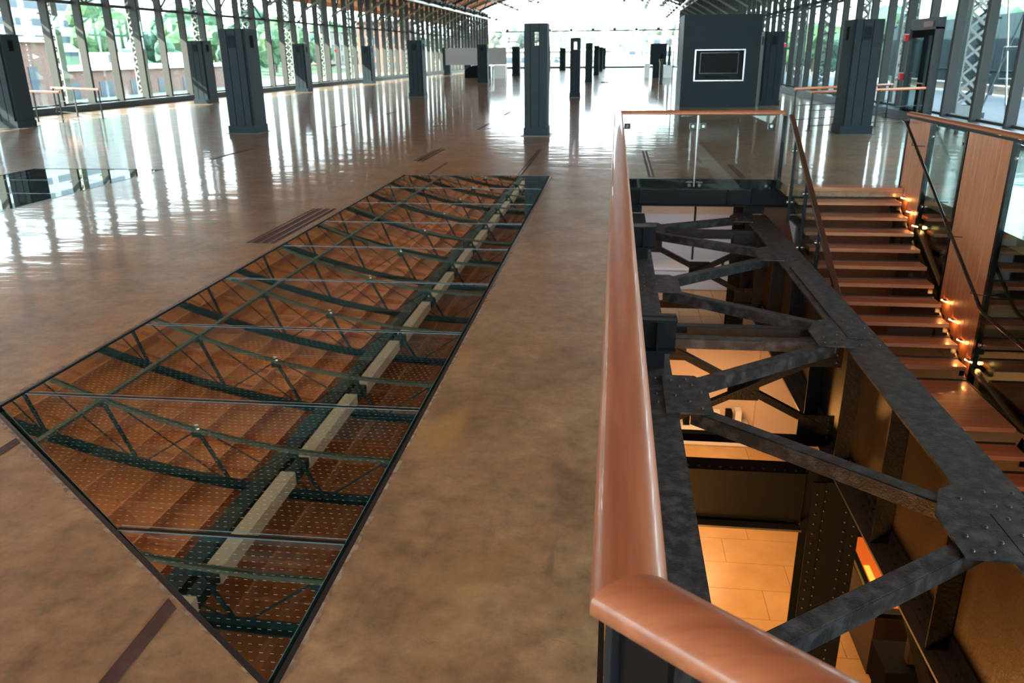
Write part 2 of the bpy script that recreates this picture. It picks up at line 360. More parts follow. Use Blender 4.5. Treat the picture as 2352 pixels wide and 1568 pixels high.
# ------------------------------------------------------------------ floor with openings
YF = 120.0                                      # far gable
HOLE = [(0.0, 1.20), (0.0, 13.30), (2.62, 13.30), (2.62, 12.55), (4.37, 12.55), (4.37, -2.25)]
G1 = [(-3.53, 3.90), (-3.53, 13.50), (-1.07, 13.50), (-1.07, 1.96)]
G2 = [(-10.75, 9.90), (-10.75, 13.95), (-8.20, 13.95), (-8.20, 7.90)]
OUT = [(-26.5, -22.0), (-21.0, YF + 0.3), (9.4, YF + 0.3), (9.4, -22.0)]
def slab(outer, holes, z1, th, name, m, parent):
    loops = [[Vector((x, y, 0)) for x, y in outer]] + [[Vector((x, y, 0)) for x, y in h] for h in holes]
    tris = tessellate_polygon(loops); flat = [p for l in loops for p in l]; n = len(flat)
    mb = MB(); vs = [(p.x, p.y, z1) for p in flat] + [(p.x, p.y, z1 - th) for p in flat]
    fs = [tuple(t) for t in tris] + [tuple(i + n for i in reversed(t)) for t in tris]
    b = 0
    for l in loops:
        k = len(l)
        for i in range(k): fs.append((b + i, b + (i + 1) % k, n + b + (i + 1) % k, n + b + i))
        b += k
    mb.add(vs, fs); return mb.build(name, m, parent)
def grow(poly, d):                               # the glass frame rebates
    cx = sum(p[0] for p in poly) / len(poly); cy = sum(p[1] for p in poly) / len(poly)
    return [(x + d * (1 if x > cx else -1), y + d * (1 if y > cy else -1)) for x, y in poly]
fl = slab(OUT, [HOLE, grow(G1, 0.035), grow(G2, 0.035)], 0.0, 0.14, 'floor', M['concrete'], None)
tag(fl, kind='structure')

def inlay(x0, x1, y0, y1, n, poly=None):
    # track strips: brown plate with thin steel rails let into the slab
    m = MB(); 
    if poly: m.prism(poly, 0.0005, 0.004)
    else: m.box(x0, x1, y0, y1, 0.0005, 0.004)
    o = m.build('track_strip', M['inlay'], fl)
    if n:
        for k in range(n):
            xx = x0 + (x1 - x0) * (k + 0.5) / n
            MB().box(xx - 0.012, xx + 0.012, y0, y1, 0.004, 0.007).build('rail_bar', M['inlay_rail'], o)
    return o
inlay(-3.98, -3.66, 8.2, 10.3, 3); inlay(-3.84, -3.64, 15.3, 17.4, 2); inlay(-3.74, -3.66, 22.2, 24.2, 0); inlay(-3.75, -3.66, 27.6, 29.4, 0)
inlay(-8.10, -7.98, 15.5, 17.4, 1); inlay(-8.05, -7.95, 22.8, 24.3, 0); inlay(-8.0, -7.9, 28.1, 29.6, 0)
inlay(-3.16, -3.11, 13.6, 15.2, 0); inlay(-1.61, -1.53, 13.62, 17.4, 1); inlay(0.58, 0.68, 13.5, 17.2, 1); inlay(2.05, 2.14, 13.45, 15.1, 0)
inlay(0, 0, 0, 0, 0, [(-1.615, 0.2), (-1.555, 0.2), (-1.555, 2.28), (-1.615, 2.33)])
inlay(0, 0, 0, 0, 0, [(-3.15, 0.2), (-3.09, 0.2), (-3.09, 3.47), (-3.15, 3.52)])
tag(MB().prism([(5.7, 23.4), (6.9, 24.0), (8.1, 24.8), (8.1, 25.3), (6.9, 24.3), (5.7, 23.7)], 0.0, 0.004).build('warning_strip', M['yellow'], None),
    'yellow painted strip on the floor at the foot of the right ramp', 'floor marking')

for p0_, p1_ in (((-0.98, 2.36), (-0.72, 2.22)), ((-0.72, 2.22), (-0.40, 2.19)), ((-0.33, 2.31), (-0.04, 2.24)), ((-0.78, 3.02), (-0.52, 2.90))):
    pts = [Vector((p0_[0] + (p1_[0] - p0_[0]) * t / 14, p0_[1] + (p1_[1] - p0_[1]) * t / 14 + random.uniform(-0.009, 0.009), 0)) for t in range(15)]
    cm = MB()
    for a, b in zip(pts[:-1], pts[1:]): cm.add([(a.x, a.y - 0.0009, 0.0006), (b.x, b.y - 0.0009, 0.0006), (b.x, b.y + 0.0009, 0.0006), (a.x, a.y + 0.0009, 0.0006)], [(0, 1, 2, 3)])
    cm.build('hairline_crack', M['mortar'], fl)

# ------------------------------------------------------------------ walk-on glass strips
def glass_floor(poly, joints, label, cx):
    xs = [p[0] for p in poly]; x0, x1 = min(xs), max(xs); yfar = max(p[1] for p in poly)
    yl = [p[1] for p in poly if p[0] == x0]; yr = [p[1] for p in poly if p[0] == x1]
    y_l, y_r = min(yl), min(yr)                  # near diagonal from (x0,y_l) to (x1,y_r)
    root = thing('glass_floor_panel', (cx, yfar, 0), label, 'glass floor')
    def dy(x): return y_l + (y_r - y_l) * (x - x0) / (x1 - x0)
    def dx(y): return x0 + (x1 - x0) * (y - y_l) / (y_r - y_l)
    js = [y_r - 1] + sorted(joints) + [yfar]
    for a, b in zip(js[:-1], js[1:]):
        a2 = a + 0.006 if a > y_r else a; b2 = b - 0.006
        pts = [(x1, max(a2, y_r)), (x1, b2)]
        if b2 >= y_l: pts.append((x0, b2))
        else: pts.append((dx(b2), b2))
        if a2 >= y_l: pts.append((x0, a2))
        else:
            if b2 > y_l: pts.append((x0, y_l))
            if a2 > y_r: pts.append((dx(a2), a2))
        # top reflective face only, with real thickness below as edge strips
        pane = MB().add([(x, y, -0.004) for x, y in pts], [tuple(range(len(pts)))]).build('pane', M['floorglass'], root)
        ed = MB()
        for (p, q) in zip(pts, pts[1:] + pts[:1]):
            ed.bar((p[0], p[1], -0.022), (q[0], q[1], -0.022), 0.006, 0.034)
        ed.build('pane_edge', M['glassedge'], pane)
    for j in joints:
        xa = x0 if j >= y_l else dx(j)
        o = MB().box(xa, x1, j - 0.009, j + 0.009, -0.03, -0.002).build('joint_seal', M['black'], root)
        mb = MB()
        for e0, e1 in ((-0.017, -0.013), (-0.0105, -0.009), (0.009, 0.0105), (0.024, 0.029)): mb.box(xa, x1, j + e0, j + e1, -0.03, -0.0035)
        mb.build('edge_line', M['cyanedge'], o)
        mb = MB().box(xa, x1, j - 0.035, j - 0.022, -0.20, -0.05).box(xa, x1, j + 0.022, j + 0.035, -0.20, -0.05)
        mb.build('glass_fin', M['glassedge'], root)
    fr = MB()
    o1 = grow(poly, 0.033)
    for p, q in zip(o1, o1[1:] + o1[:1]): fr.bar((p[0], p[1], -0.02), (q[0], q[1], -0.02), 0.022, 0.042)
    fr.build('frame', M['frame'], root)
    led = MB()
    o2 = grow(poly, -0.06)
    for p, q in zip(o2, o2[1:] + o2[:1]): led.bar((p[0], p[1], -0.05), (q[0], q[1], -0.05), 0.12, 0.02)
    led.build('ledge', M['frame'], root)
    yb_ = 5.99 - 0.73 * 6
    while yb_ < yfar:
        xa_ = x0 if yb_ > y_l else dx(yb_) + 0.1
        if yb_ > y_r + 0.3 and x1 - 1.06 > xa_: MB().box(xa_ + 0.06, x1 - 1.06, yb_ - 0.11, yb_ + 0.11, -0.70, -0.60).build('support_beam', M['palebeam'], root)
        yb_ += 0.73
    cr = MB()
    go = grow(poly, 0.042)
    for p, q in zip(go, go[1:] + go[:1]):
        p = Vector((p[0], p[1], 0)); q = Vector((q[0], q[1], 0)); d_ = (q - p); L_ = d_.length; d_.normalize(); nn = Vector((d_.y, -d_.x, 0))
        c_ = Vector((sum(a[0] for a in go) / 4, sum(a[1] for a in go) / 4, 0))
        if (p + nn - c_).length < (p - nn - c_).length: nn = -nn
        m_ = int(L_ / 0.05); w_ = [random.uniform(0.006, 0.03) for _ in range(m_ + 1)]
        for t in range(m_):
            a = p + d_ * (L_ * t / m_); b = p + d_ * (L_ * (t + 1) / m_)
            cr.add([(a.x, a.y, 0.0006), (b.x, b.y, 0.0006), (b.x + nn.x * w_[t + 1], b.y + nn.y * w_[t + 1], 0.0006), (a.x + nn.x * w_[t], a.y + nn.y * w_[t], 0.0006)], [(0, 1, 2, 3)])
    cr.build('mortar_edge', M['mortar'], root)
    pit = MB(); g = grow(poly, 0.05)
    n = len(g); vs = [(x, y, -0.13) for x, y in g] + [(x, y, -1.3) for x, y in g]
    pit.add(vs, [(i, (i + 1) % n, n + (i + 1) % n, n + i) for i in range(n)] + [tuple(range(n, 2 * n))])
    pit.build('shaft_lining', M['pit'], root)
    return root
j1 = [13.5 - 1.342 * k for k in range(1, 9)]
glass_floor(G1, j1, 'long dark glass floor strip with a pointed near end, in the middle of the floor', -2.3)
glass_floor(G2, [13.95 - 1.342 * k for k in range(1, 5)], 'second glass floor strip at the left edge of the photo, reflecting the left windows', -9.5)

# ------------------------------------------------------------------ glazed side walls
BAY = 5.66; Y0 = 20.0
def wall(name, x_near, x_far, side, md=0.30):
    # side -1: left, +1: right. local frame: y along the wall from y=30
    ang = math.atan2(x_far - x_near, YF - 30.0)
    root = structure(name, (x_near, 30.0, 0)); root['_w'] = [0, 0, 0]
    root.rotation_euler = (0, 0, -ang)
    ya, yb = -52.0, YF - 30.0
    inn = -side                                   # direction to the inside
    ph = (Y0 - 30.0) % (BAY / 3)
    ys = [ph + k * BAY / 3 for k in range(-28, 60) if ya < ph + k * BAY / 3 < yb]
    def bx(mb, a0, a1, *r):
        return mb.box(min(a0 * inn, a1 * inn), max(a0 * inn, a1 * inn), *r)
    bx(MB(), 0.10, 0.62, ya, yb, 0.0, 0.24).build('curb', M['paint'], root)
    bx(MB(), -0.10, 0.10, ya, yb, 0.0, 0.30).build('sill', M['mullion'], root)
    bx(MB(), -0.08, 0.06, ya, yb, 3.93, 4.05).build('transom', M['paint'], root)
    bx(MB(), -0.08, 0.10, ya, yb, 7.2, 7.5).build('head_beam', M['paint'], root)
    # one mullion: deep box with a slanted foot, glazing bar and rounded nose
    mu = MB()
    prof = [(0.0, 0.26), (0.08, 0.26), (md, 0.16), (md, 7.3), (0.0, 7.3)]
    vs = [(a * inn, y, z) for y in (-0.055, 0.055) for a, z in prof]; n = len(prof)
    mu.add(vs, [tuple(range(n)), tuple(reversed(range(n, 2 * n)))] + [(i, (i + 1) % n, n + (i + 1) % n, n + i) for i in range(n)])
    for yy in (-0.03, 0.03): mu.tube([(md * inn, yy, 0.17), (md * inn, yy, 7.3)], 0.035, 6)
    m0 = mu.build('mullion', M['mullion'], root); m0.location = (0, ys[0], 0)
    for y in ys[1:]: sub(None, m0.data, 'mullion', root, (0, y, 0))
    pl = MB().box(-0.01, 0.01, 0.03, BAY / 3 - 0.03, 0.30, 3.93).build('pane', M['wallglass'], root); pl.location = (0, ys[0], 0)
    ph_ = MB().box(-0.01, 0.01, 0.03, BAY / 3 - 0.03, 4.05, 7.2).build('pane', M['wallglass'], root); ph_.location = (0, ys[0], 0)
    for y in ys[1:-1]:
        sub(None, pl.data, 'pane', root, (0, y, 0)); sub(None, ph_.data, 'pane', root, (0, y, 0))
    cl = MB()
    for z in (1.3, 2.6, 3.5, 5.0): cl.box(-0.05, 0.03, -0.06, 0.06, z, z + 0.05)
    c0 = cl.build('glazing_clamp', M['paint'], root); c0.location = (-0.04 * inn, ys[0], 0)
    for y in ys[1:]: sub(None, c0.data, 'glazing_clamp', root, (-0.04 * inn, y, 0))
    return root, ang
WL, angL = wall('wall_left', -21.15, -18.5, -1)
WR, angR = wall('wall_right', 8.98, 8.55, +1, 0.22)
def xl(y): return -21.15 + (y - 30) * (2.65 / 90)
def xr(y): return 8.98 - (y - 30) * (0.43 / 90)
def xc(y): return (xl(y) + xr(y)) / 2
# the wall behind the camera and the far gable
wb = structure('wall_back', (0, -22, 0))
for q in range(13):
    MB().box(-22.6 + q * 2.6, -22.45 + q * 2.6, -22.3, -22.0, 0, 10.2 - 0.015 * (-22.5 + q * 2.6 + 7) ** 2).build('mullion', M['mullion'], wb)
    if q < 12: MB().box(-22.4 + q * 2.6, -20.05 + q * 2.6, -22.16, -22.14, 0.25, 6.5).build('pane', M['wallglass'], wb)
wf = structure('wall_far', (-5, YF, 0))
MB().box(-18.6, 8.6, YF - 0.1, YF + 0.1, 0, 0.25).build('curb', M['paint'], wf)
MB().box(-18.6, 8.6, YF - 0.05, YF + 0.05, 4.85, 5.0).build('transom', M['paint'], wf)
fx = [-18.5 + 3.01 * k for k in range(10)]
for a, b in zip(fx[:-1], fx[1:]):
    MB().box(a + 0.03, b - 0.03, YF - 0.01, YF + 0.01, 0.25, 4.85).build('pane', M['wallglass'], wf)
    MB().box(a + 0.03, b - 0.03, YF - 0.01, YF + 0.01, 5.0, 7.6).build('pane', M['wallglass'], wf)
for a in fx[1:-1]:
    MB().box(a - 0.22, a + 0.22, YF - 0.2, YF - 0.02, 4.9, 5.02).prism([(a - 0.2, YF - 0.1), (a + 0.2, YF - 0.1), (a, YF - 0.3)], 5.0, 5.25).build('bracket', M['paint'], wf)

# ------------------------------------------------------------------ roof
def zb(d): return 9.1 - 0.021 * d * d
def zt(d): return 10.55 - 0.015 * d * d
def zd(d): return 10.95 - 0.015 * d * d
roof = structure('ceiling', (0, 0, 0))
YA, YB = -22.0, YF + 0.5
def roofx(d, y): return xc(y) + d
N = 30; D = 18.4
mb = MB(); vs = []
for y in (YA, YB):
    for i in range(N + 1):
        d = -D + 2 * D * i / N; vs.append((roofx(d, y), y, zd(d)))
    for i in range(N + 1):
        d = -D + 2 * D * i / N; vs.append((roofx(d, y), y, zd(d) + 0.18))
n = N + 1; fs = []
for i in range(N):
    fs += [(i, i + 1, 2 * n + i + 1, 2 * n + i), (n + i, 3 * n + i, 3 * n + i + 1, n + i + 1)]
fs += [(0, 2 * n, 3 * n, n), (N, n + N, 3 * n + N, 2 * n + N)]
mb.add(vs, fs); mb.build('roof_boarding', M['deck'], roof)
for j in range(-15, 16):
    d = j * 1.2
    MB().bar((roofx(d, YA), YA, zd(d) - 0.13), (roofx(d, YB), YB, zd(d) - 0.19), 0.07, 0.36).build('joist', M['purlin'], roof)
# cross rafters between the trusses
for k in range(-12, 68):
    if k % 4 == 0: continue
    y = Y0 + BAY * k / 4
    if y > YF: break
    r = MB()
    for i in range(12):
        d0 = -14.4 + 2.4 * i; d1 = d0 + 2.4
        hh = 0.20 if k % 4 == 2 else 0.09
        r.bar((xc(y) + d0, y, zd(d0) - hh / 2), (xc(y) + d1, y, zd(d1) - hh / 2), 0.09 if k % 4 == 2 else 0.06, hh)
    r.build('rafter', M['purlin'], roof)

def make_truss():
    root = thing('roof_truss', (0, 0, 0), '', 'roof truss', 'arched trusses of the shed roof', local=True)
    W = Vector((0, 0, 0))
    ln = [2.87 * i for i in range(6)]; un = [0.0, 2.0, 4.85, 7.75, 10.6, 13.45]
    bc = MB(); k = 20
    for i in range(k):
        a = -14.35 + 28.7 * i / k; b = -14.35 + 28.7 * (i + 1) / k
        bc.bar((a, -0.05, zb(a)), (b, -0.05, zb(b)), 0.055, 0.11); bc.bar((a, 0.05, zb(a)), (b, 0.05, zb(b)), 0.055, 0.11)
    bc.build('bottom_chord', M['trusslit'], root)
    tcm = MB()
    for i in range(k):
        a = -14.7 + 29.4 * i / k; b = -14.7 + 29.4 * (i + 1) / k
        tcm.bar((a, 0, zt(a)), (b, 0, zt(b)), 0.42, 0.03); tcm.bar((a, 0, zt(a) - 0.12), (b, 0, zt(b) - 0.12), 0.03, 0.24)
    tcm.build('top_chord', M['trusspaint'], root)
    for s in (-1, 1):
        for i in range(6):
            if i == 0 and s == 1: continue
            MB().bar((s * ln[i], 0, zb(ln[i])), (s * un[i], 0, zt(un[i])), 0.10, 0.07, (0, 1, 0)).build('strut', M['trusspaint'], root)
            MB().box(s * ln[i] - 0.18, s * ln[i] + 0.18, -0.015, 0.015, zb(ln[i]) - 0.02, zb(ln[i]) + 0.24).build('gusset', M['trusspaint'], root)
        for i in range(5):
            MB().bar((s * ln[i], 0, zb(ln[i])), (s * un[i + 1], 0, zt(un[i + 1])), 0.05, 0.05).build('diagonal', M['trusspaint'], root)
            if i > 0:
                MB().bar((s * un[i], 0, zt(un[i])), (s * ln[i + 1] * 0.97, 0, zb(ln[i + 1])), 0.035, 0.035).build('tie', M['trusspaint'], root)
    return root
tr0 = make_truss()
ti = 0
for k in range(-3, 18):
    y = Y0 + BAY * k
    if y > YF - 1: break
    lab = ('arched green-grey steel truss reflected in the glass floor, %s from the near end' if y < 62 else 'arched green-grey steel truss under the far roof, %s from the near end') % ORD[ti]
    if ti == 0: t = tr0; t.location = (xc(y), y, 0); t['label'] = lab
    else: t = copy_tree(tr0, (xc(y), y, 0), lab)
    ti += 1
for d, w, h, m, nm, lab in ((-8.61, 0.16, 0.10, 'trusslit', 'roof_strut', 'pale lengthwise roof strut between the arched trusses, left of the duct'),
                   (8.61, 0.16, 0.10, 'trusslit', 'roof_strut', 'pale lengthwise roof strut between the arched trusses, right half of the roof'),
                   (-11.6, 0.20, 0.16, 'eavetube', 'eave_beam', 'light grey lengthwise beam low along the left springing of the roof trusses'),
                   (11.6, 0.20, 0.16, 'eavetube', 'eave_beam', 'light grey lengthwise beam low along the right springing of the roof trusses')):
    b = MB().bar((xc(YA) + d, YA, zb(d) + 0.02), (xc(YF) + d, YF - 1, zb(d) + 0.02), w, h).build(nm, M[m]); tag(b, lab, 'roof beam')
n_up = 0
for k in range(-3, 12):
    y = Y0 + BAY * k
    for d in (-5.74, 5.74):
        z = zb(d) - 0.16
        o = thing('roof_lamp', (xc(y) + d, y, z), 'small round lamp on the %s roof truss, %s half of the roof' % (ORD[k + 3], 'left' if d < 0 else 'right'), 'lamp', 'small lamps on the roof trusses')
        MB().tube([(xc(y) + d, y, z), (xc(y) + d, y, z + 0.10)], 0.07, 10).build('housing', M['steel'], o)
        MB().tube([(xc(y) + d, y, z + 0.10), (xc(y) + d, y, z + 0.12)], 0.06, 10).build('lens', M['lamp'], o)
        warm_lamp('roof_fill', (xc(y) + d * 1.1, y + BAY / 2, 7.9), 9.5, (1.0, 0.76, 0.56), 4.0, (xc(y) + d * 1.1, y + BAY / 2, 12.0))  # unseen area light added to brighten the roof boards
ductb = thing('air_duct', (-8.9, 40, 8.9), 'pale flat-bottomed duct hung lengthwise under the roof ridge, reflected in the glass floor', 'duct')
for k in range(-6, 17):
    y = Y0 + BAY * k
    MB().box(xc(y) - 2.98, xc(y) - 2.56, y + 0.5, y + BAY - 0.5, 9.35, 9.75).build('duct_section', M['duct'], ductb)
    MB().box(xc(y) - 2.95, xc(y) - 2.6, y - 0.5, y + 0.5, 9.4, 9.7).build('duct_sleeve', M['trusspaint'], ductb)
for d in (-3.75,):
    tag(MB().bar((xc(YA) + d, YA, 9.9), (xc(YF) + d, YF - 1, 9.9), 0.55, 0.30).build('ridge_strip', M['trusspaint']), 'dark wide lengthwise strip beside the pale duct under the roof ridge', 'roof beam')  # dark lengthwise box beside the duct
# open framework past the gable
can = thing('canopy_purlins', (-4, YF, 8), 'dark open purlins with short crossbars jutting out beyond the far gable against the sky', 'canopy frame')
for i in range(9):
    d = -11.6 + 2.9 * i
    m = MB(); z = zd(d) - 0.1
    m.bar((xc(YF) + d, YF + 0.6, z), (xc(YF) + d, YF + 17, z), 0.10, 0.16)
    for q in range(6): m.box(xc(YF) + d - 0.35, xc(YF) + d + 0.35, YF + 2 + 3 * q - 0.15, YF + 2.1 + 3 * q + 0.05, z - 0.1, z + 0.1)
    m.build('purlin', M['paint'], can)

# ------------------------------------------------------------------ lattice columns outside the glass and the eave truss between them
def make_lattice(H):
    root = thing('lattice_column', (0, 0, 0), '', 'column', None, local=True)
    w, dp = 0.24, 0.17
    for sx in (-1, 1):
        MB().box(sx * w - 0.02, sx * w + 0.02, -dp, dp, 0, H).build('channel', M['lattice'], root)
    for sy in (-1, 1):
        m = MB(); z = 0.5; s = 1
        m.box(-w, w, sy * dp - 0.01, sy * dp + 0.01, 0.05, 0.5)
        while z < H - 0.5:
            for s in (-1, 1): m.bar((-s * w, sy * dp, z), (s * w, sy * dp, z + 0.42), 0.012, 0.07, (0, 0, 1))
            z += 0.42
        m.build('lacing', M['lattice'], root)
    MB().box(-0.3, 0.3, -0.25, 0.25, 0, 0.06).build('base_plate', M['lattice'], root)
    return root
M['lattice'] = mat('lattice_paint', (0.16, 0.165, 0.16), 0.5)
lc = make_lattice(6.5); first = True
def lattice(x, y, lab, grp):
    global first
    if first: lc.location = (x, y, -0.1); lc['label'] = lab; lc['group'] = grp; first = False; return lc
    c = copy_tree(lc, (x, y, -0.1), lab); c['group'] = grp; return c
i = 0
for k in range(2, 18):
    y = Y0 + BAY * k
    if y > YF: break
    lattice(xl(y) - 1.05, y, 'riveted lattice column outside the left glass wall, %s from the viewer' % ORD[i], 'lattice columns along the left wall'); i += 1
i = 0
for k in range(0, 14):
    y = Y0 + BAY * k
    lattice(xr(y) + 1.05, y, 'riveted lattice column outside the right glass wall, %s from the viewer' % ORD[i], 'lattice columns along the right wall'); i += 1
for side, xf, lab in ((-1, xl, 'left'), (1, xr, 'right')):
    et = thing('eave_truss', (xf(30) + side * 1.42, 30, 4), 'dark X-braced eave truss running between the lattice columns outside the %s wall' % lab, 'eave truss')
    for z, h in ((4.12, 0.12), (6.35, 0.16)):
        MB().bar((xf(8) + side * 1.42, 8, z), (xf(YF) + side * 1.42, YF, z), 0.12, h).build('chord', M['paint'], et)
    for k in range(-1, 17):
        for q in range(2):
            y = Y0 + BAY * (k + q / 2); y2 = y + BAY / 2
            a, b = (4.15, 6.3)
            MB().bar((xf(y) + side * 1.42, y, b if q == 0 else a), (xf(y2) + side * 1.42, y2, a if q == 0 else b), 0.06, 0.08).build('diagonal', M['paint'], et)
            MB().bar((xf(y) + side * 1.42, y, a), (xf(y2) + side * 1.42, y2, 5.4 if q == 0 else 4.9), 0.04, 0.05).build('tie', M['paint'], et)

# ------------------------------------------------------------------ air columns
def make_unit(wx, wy, H):
    root = thing('air_column', (0, 0, 0), '', 'air column', 'dark freestanding air columns', local=True)
    a, b = wx / 2, wy / 2
    MB().box(-a + 0.07, a - 0.07, -b, b, 0.18, H).box(-a, -a + 0.07, -b + 0.06, b, 0.18, H).box(a - 0.07, a, -b + 0.06, b, 0.18, H).build('casing', M['unit'], root)
    MB().box(-a - 0.02, a + 0.02, -b - 0.02, b + 0.02, 0, 0.20).build('plinth', M['unit'], root)
    for x in (-a * 0.36, a * 0.3): MB().box(x - 0.006, x + 0.006, -b - 0.006, -b + 0.01, 0.2, H - 0.02).build('seam', M['grille'], root)
    g = MB().box(-0.10, 0.08, -b - 0.008, -b + 0.01, H - 0.46, H - 0.16).build('grille', M['grille'], root)
    m = MB()
    for q in range(9): m.box(-0.10, 0.08, -b - 0.014, -b - 0.008, H - 0.45 + q * 0.033, H - 0.437 + q * 0.033)
    m.build('louvre', M['unit'], g)
    m = MB().box(a - 0.01, a + 0.008, -0.10, 0.10, H - 0.46, H - 0.16)
    m.box(-a - 0.008, -a + 0.01, -0.10, 0.10, H - 0.46, H - 0.16)
    m.build('side_grille', M['grille'], root)
    MB().box(-a - 0.08, a + 0.08, -b - 0.07, b + 0.07, 0, 0.012).build('base_plate', M['frame'], root)
    return root
u0 = make_unit(0.72, 0.80, 2.62); fu = True
units = [(-17.95, 22.9, 'at the left edge of the photo, cut off by the frame'), (-9.9, 21.4, 'in the row left of centre, nearest and largest there'),
         (-18.2, 35.4, 'in the far left row, sunlit, just left of the large left-centre one'), (-18.05, 47.0, 'in the far left row, third back from the viewer'),
         (-18.2, 60.6, 'in the far left row, fourth back from the viewer'), (-9.75, 40.7, 'in the left-centre row, second back from the viewer'),
         (-17.2, 72.0, 'in the far left row, fifth back, slim and distant'), (-17.0, 84.0, 'in the far left row, sixth back, slim and distant'),
         (-16.8, 95.0, 'in the far left row, seventh back, beside the dark covered bulk'),
         (-9.6, 60.5, 'in the left-centre row, third back, beyond the counter'), (-9.5, 80.0, 'in the left-centre row, fourth back, near the far gable'),
         (5.85, 21.4, 'on the right, large, beyond the stair opening'), (5.75, 32.8, 'on the right, dark, close beside the wall with the television'),
         (-1.95, 60.0, 'in the centre row, third back from the viewer'), (-1.9, 80.0, 'in the centre row, fourth back from the viewer'),
         (-1.85, 98.0, 'in the centre row, fifth back from the viewer'), (-1.7, 112.0, 'in the centre row, furthest, before the gable'),
         (5.4, 110.0, 'at the far end, right of centre, alone before the gable'), (-8.2, 100.0, 'at the far end, left of the large centre one'), (-6.6, 104.0, 'at the far end, just left of the second centre one')]
for x, y, t in units:
    lab = 'dark grey sheet-metal air column ' + t
    if fu: u0.location = (x, y, 0); u0['label'] = lab; fu = False
    else:
        c_ = copy_tree(u0, (x, y, 0), lab)
        if abs(x + 1.85) < 0.4: c_.scale = (0.68, 1, 1)
# centre pair with the see-through grilles
def open_unit(x, y, wx, lab):
    root = thing('air_column', (x, y, 0), lab, 'air column', 'dark freestanding air columns'); H = 2.62; a = wx / 2; b = 0.36
    cx0, cx1, cz0, cz1 = x - 0.09, x + 0.09, H - 0.5, H - 0.17
    m = MB().box(x - a, cx0, y - b, y + b, 0.18, H).box(cx1, x + a, y - b, y + b, 0.18, H).box(cx0, cx1, y - b, y + b, 0.18, cz0).box(cx0, cx1, y - b, y + b, cz1, H)
    m.build('casing', M['unit'], root)
    m = MB()
    for q in range(7): m.box(cx0, cx1, y - b + 0.02, y - b + 0.03, cz0 + 0.02 + q * 0.047, cz0 + 0.03 + q * 0.047)
    for q in range(5): m.box(cx0 + 0.03 + q * 0.036, cx0 + 0.036 + q * 0.036, y - b + 0.02, y - b + 0.03, cz0, cz1)
    m.build('grille', M['grille'], root)
    MB().box(x - a - 0.02, x + a + 0.02, y - b - 0.02, y + b + 0.02, 0, 0.2).build('plinth', M['unit'], root)
    MB().box(x - a - 0.09, x + a + 0.09, y - b - 0.06, y + b + 0.06, 0, 0.012).build('base_plate', M['frame'], root)
    for sx in (-0.45, 0.3): MB().box(x + sx * a - 0.005, x + sx * a + 0.005, y - b - 0.006, y - b, 0.2, H - 0.02).build('seam', M['grille'], root)
open_unit(-1.95, 20.75, 0.56, 'tall dark air column in the middle of the hall, nearest, with a small see-through grille at its top')
open_unit(-1.92, 39.6, 0.46, 'dark air column in the centre row, second back, with daylight showing through its top grille')

# ------------------------------------------------------------------ wall with the television
kt = thing('partition_block', (3.8, 31.5, 0), 'large freestanding dark partition with a recessed television, right of centre', 'partition')
xa, xb, y0, H = 2.37, 5.12, 31.5, 3.2
rx0, rx1, rz0, rz1 = 2.86, 4.56, 0.97, 1.98
MB().box(xa, rx0, y0, y0 + 0.3, 0, H).box(rx1, xb, y0, y0 + 0.3, 0, H).box(rx0, rx1, y0, y0 + 0.3, 0, rz0).box(rx0, rx1, y0, y0 + 0.3, rz1, H).box(xa, xb, y0 + 0.3, y0 + 2.2, 0, H).build('casing', M['unit'], kt)
fr = MB()
for r in ((rx0 - 0.05, rx1 + 0.05, rz0 - 0.05, rz0), (rx0 - 0.05, rx1 + 0.05, rz1, rz1 + 0.05), (rx0 - 0.05, rx0, rz0, rz1), (rx1, rx1 + 0.05, rz0, rz1)):
    fr.box(r[0], r[1], y0 - 0.03, y0 + 0.02, r[2], r[3])
fr.build('recess_frame', M['steel'], kt, bevel=0.01)
tv = thing('television', (3.72, y0 + 0.2, 1.1), 'black flat television set in the recess of the dark partition', 'television')
MB().box(3.02, 4.40, y0 + 0.12, y0 + 0.2, 1.18, 1.92).build('bezel', M['black'], tv)
MB().box(3.05, 4.37, y0 + 0.112, y0 + 0.12, 1.21, 1.89).build('screen', M['screen'], tv)
sb = MB().box(3.3, 4.1, y0 + 0.1, y0 + 0.25, 1.04, 1.12).build('sound_bar', M['screen']); tag(sb, 'narrow black sound bar below the television in the recess', 'sound bar')
sp = thing('sign_post', (1.95, 30, 0), 'thin black post standing on the floor left of the television partition', 'post')
MB().box(1.93, 1.97, 29.98, 30.02, 0.01, 2.0).build('pole', M['black'], sp); MB().box(1.85, 2.05, 29.9, 30.1, 0, 0.015).build('base', M['black'], sp)
kb = thing('partition_block', (3.3, 70, 0), 'distant dark freestanding partition with pale side panels, left of the television wall', 'partition')
MB().box(2.7, 4.0, 70, 71.6, 1.0, 2.65).build('casing', M['unit'], kb); MB().box(2.95, 3.8, 70.1, 71.6, 0, 1.0).build('base', M['unit'], kb)
MB().box(2.3, 2.7, 70, 71.6, 0, 1.1).build('side_panel', M['white'], kb); MB().box(3.8, 4.5, 69.8, 70.05, 0, 0.95).build('side_panel', M['white'], kb)
MB().box(3.5, 3.75, 69.98, 70.0, 1.1, 1.9).build('screen', M['screen'], kb)
tag(MB().box(4.15, 4.32, 70.2, 70.5, 2.4, 3.0).build('wall_lamp_box', M['white']), 'small white lit box beside the distant dark partition', 'box')
tag(MB().box(4.15, 4.35, 70.2, 70.5, 0, 2.4).build('lamp_post', M['paint']), 'dark post under the small white box by the distant partition', 'post')
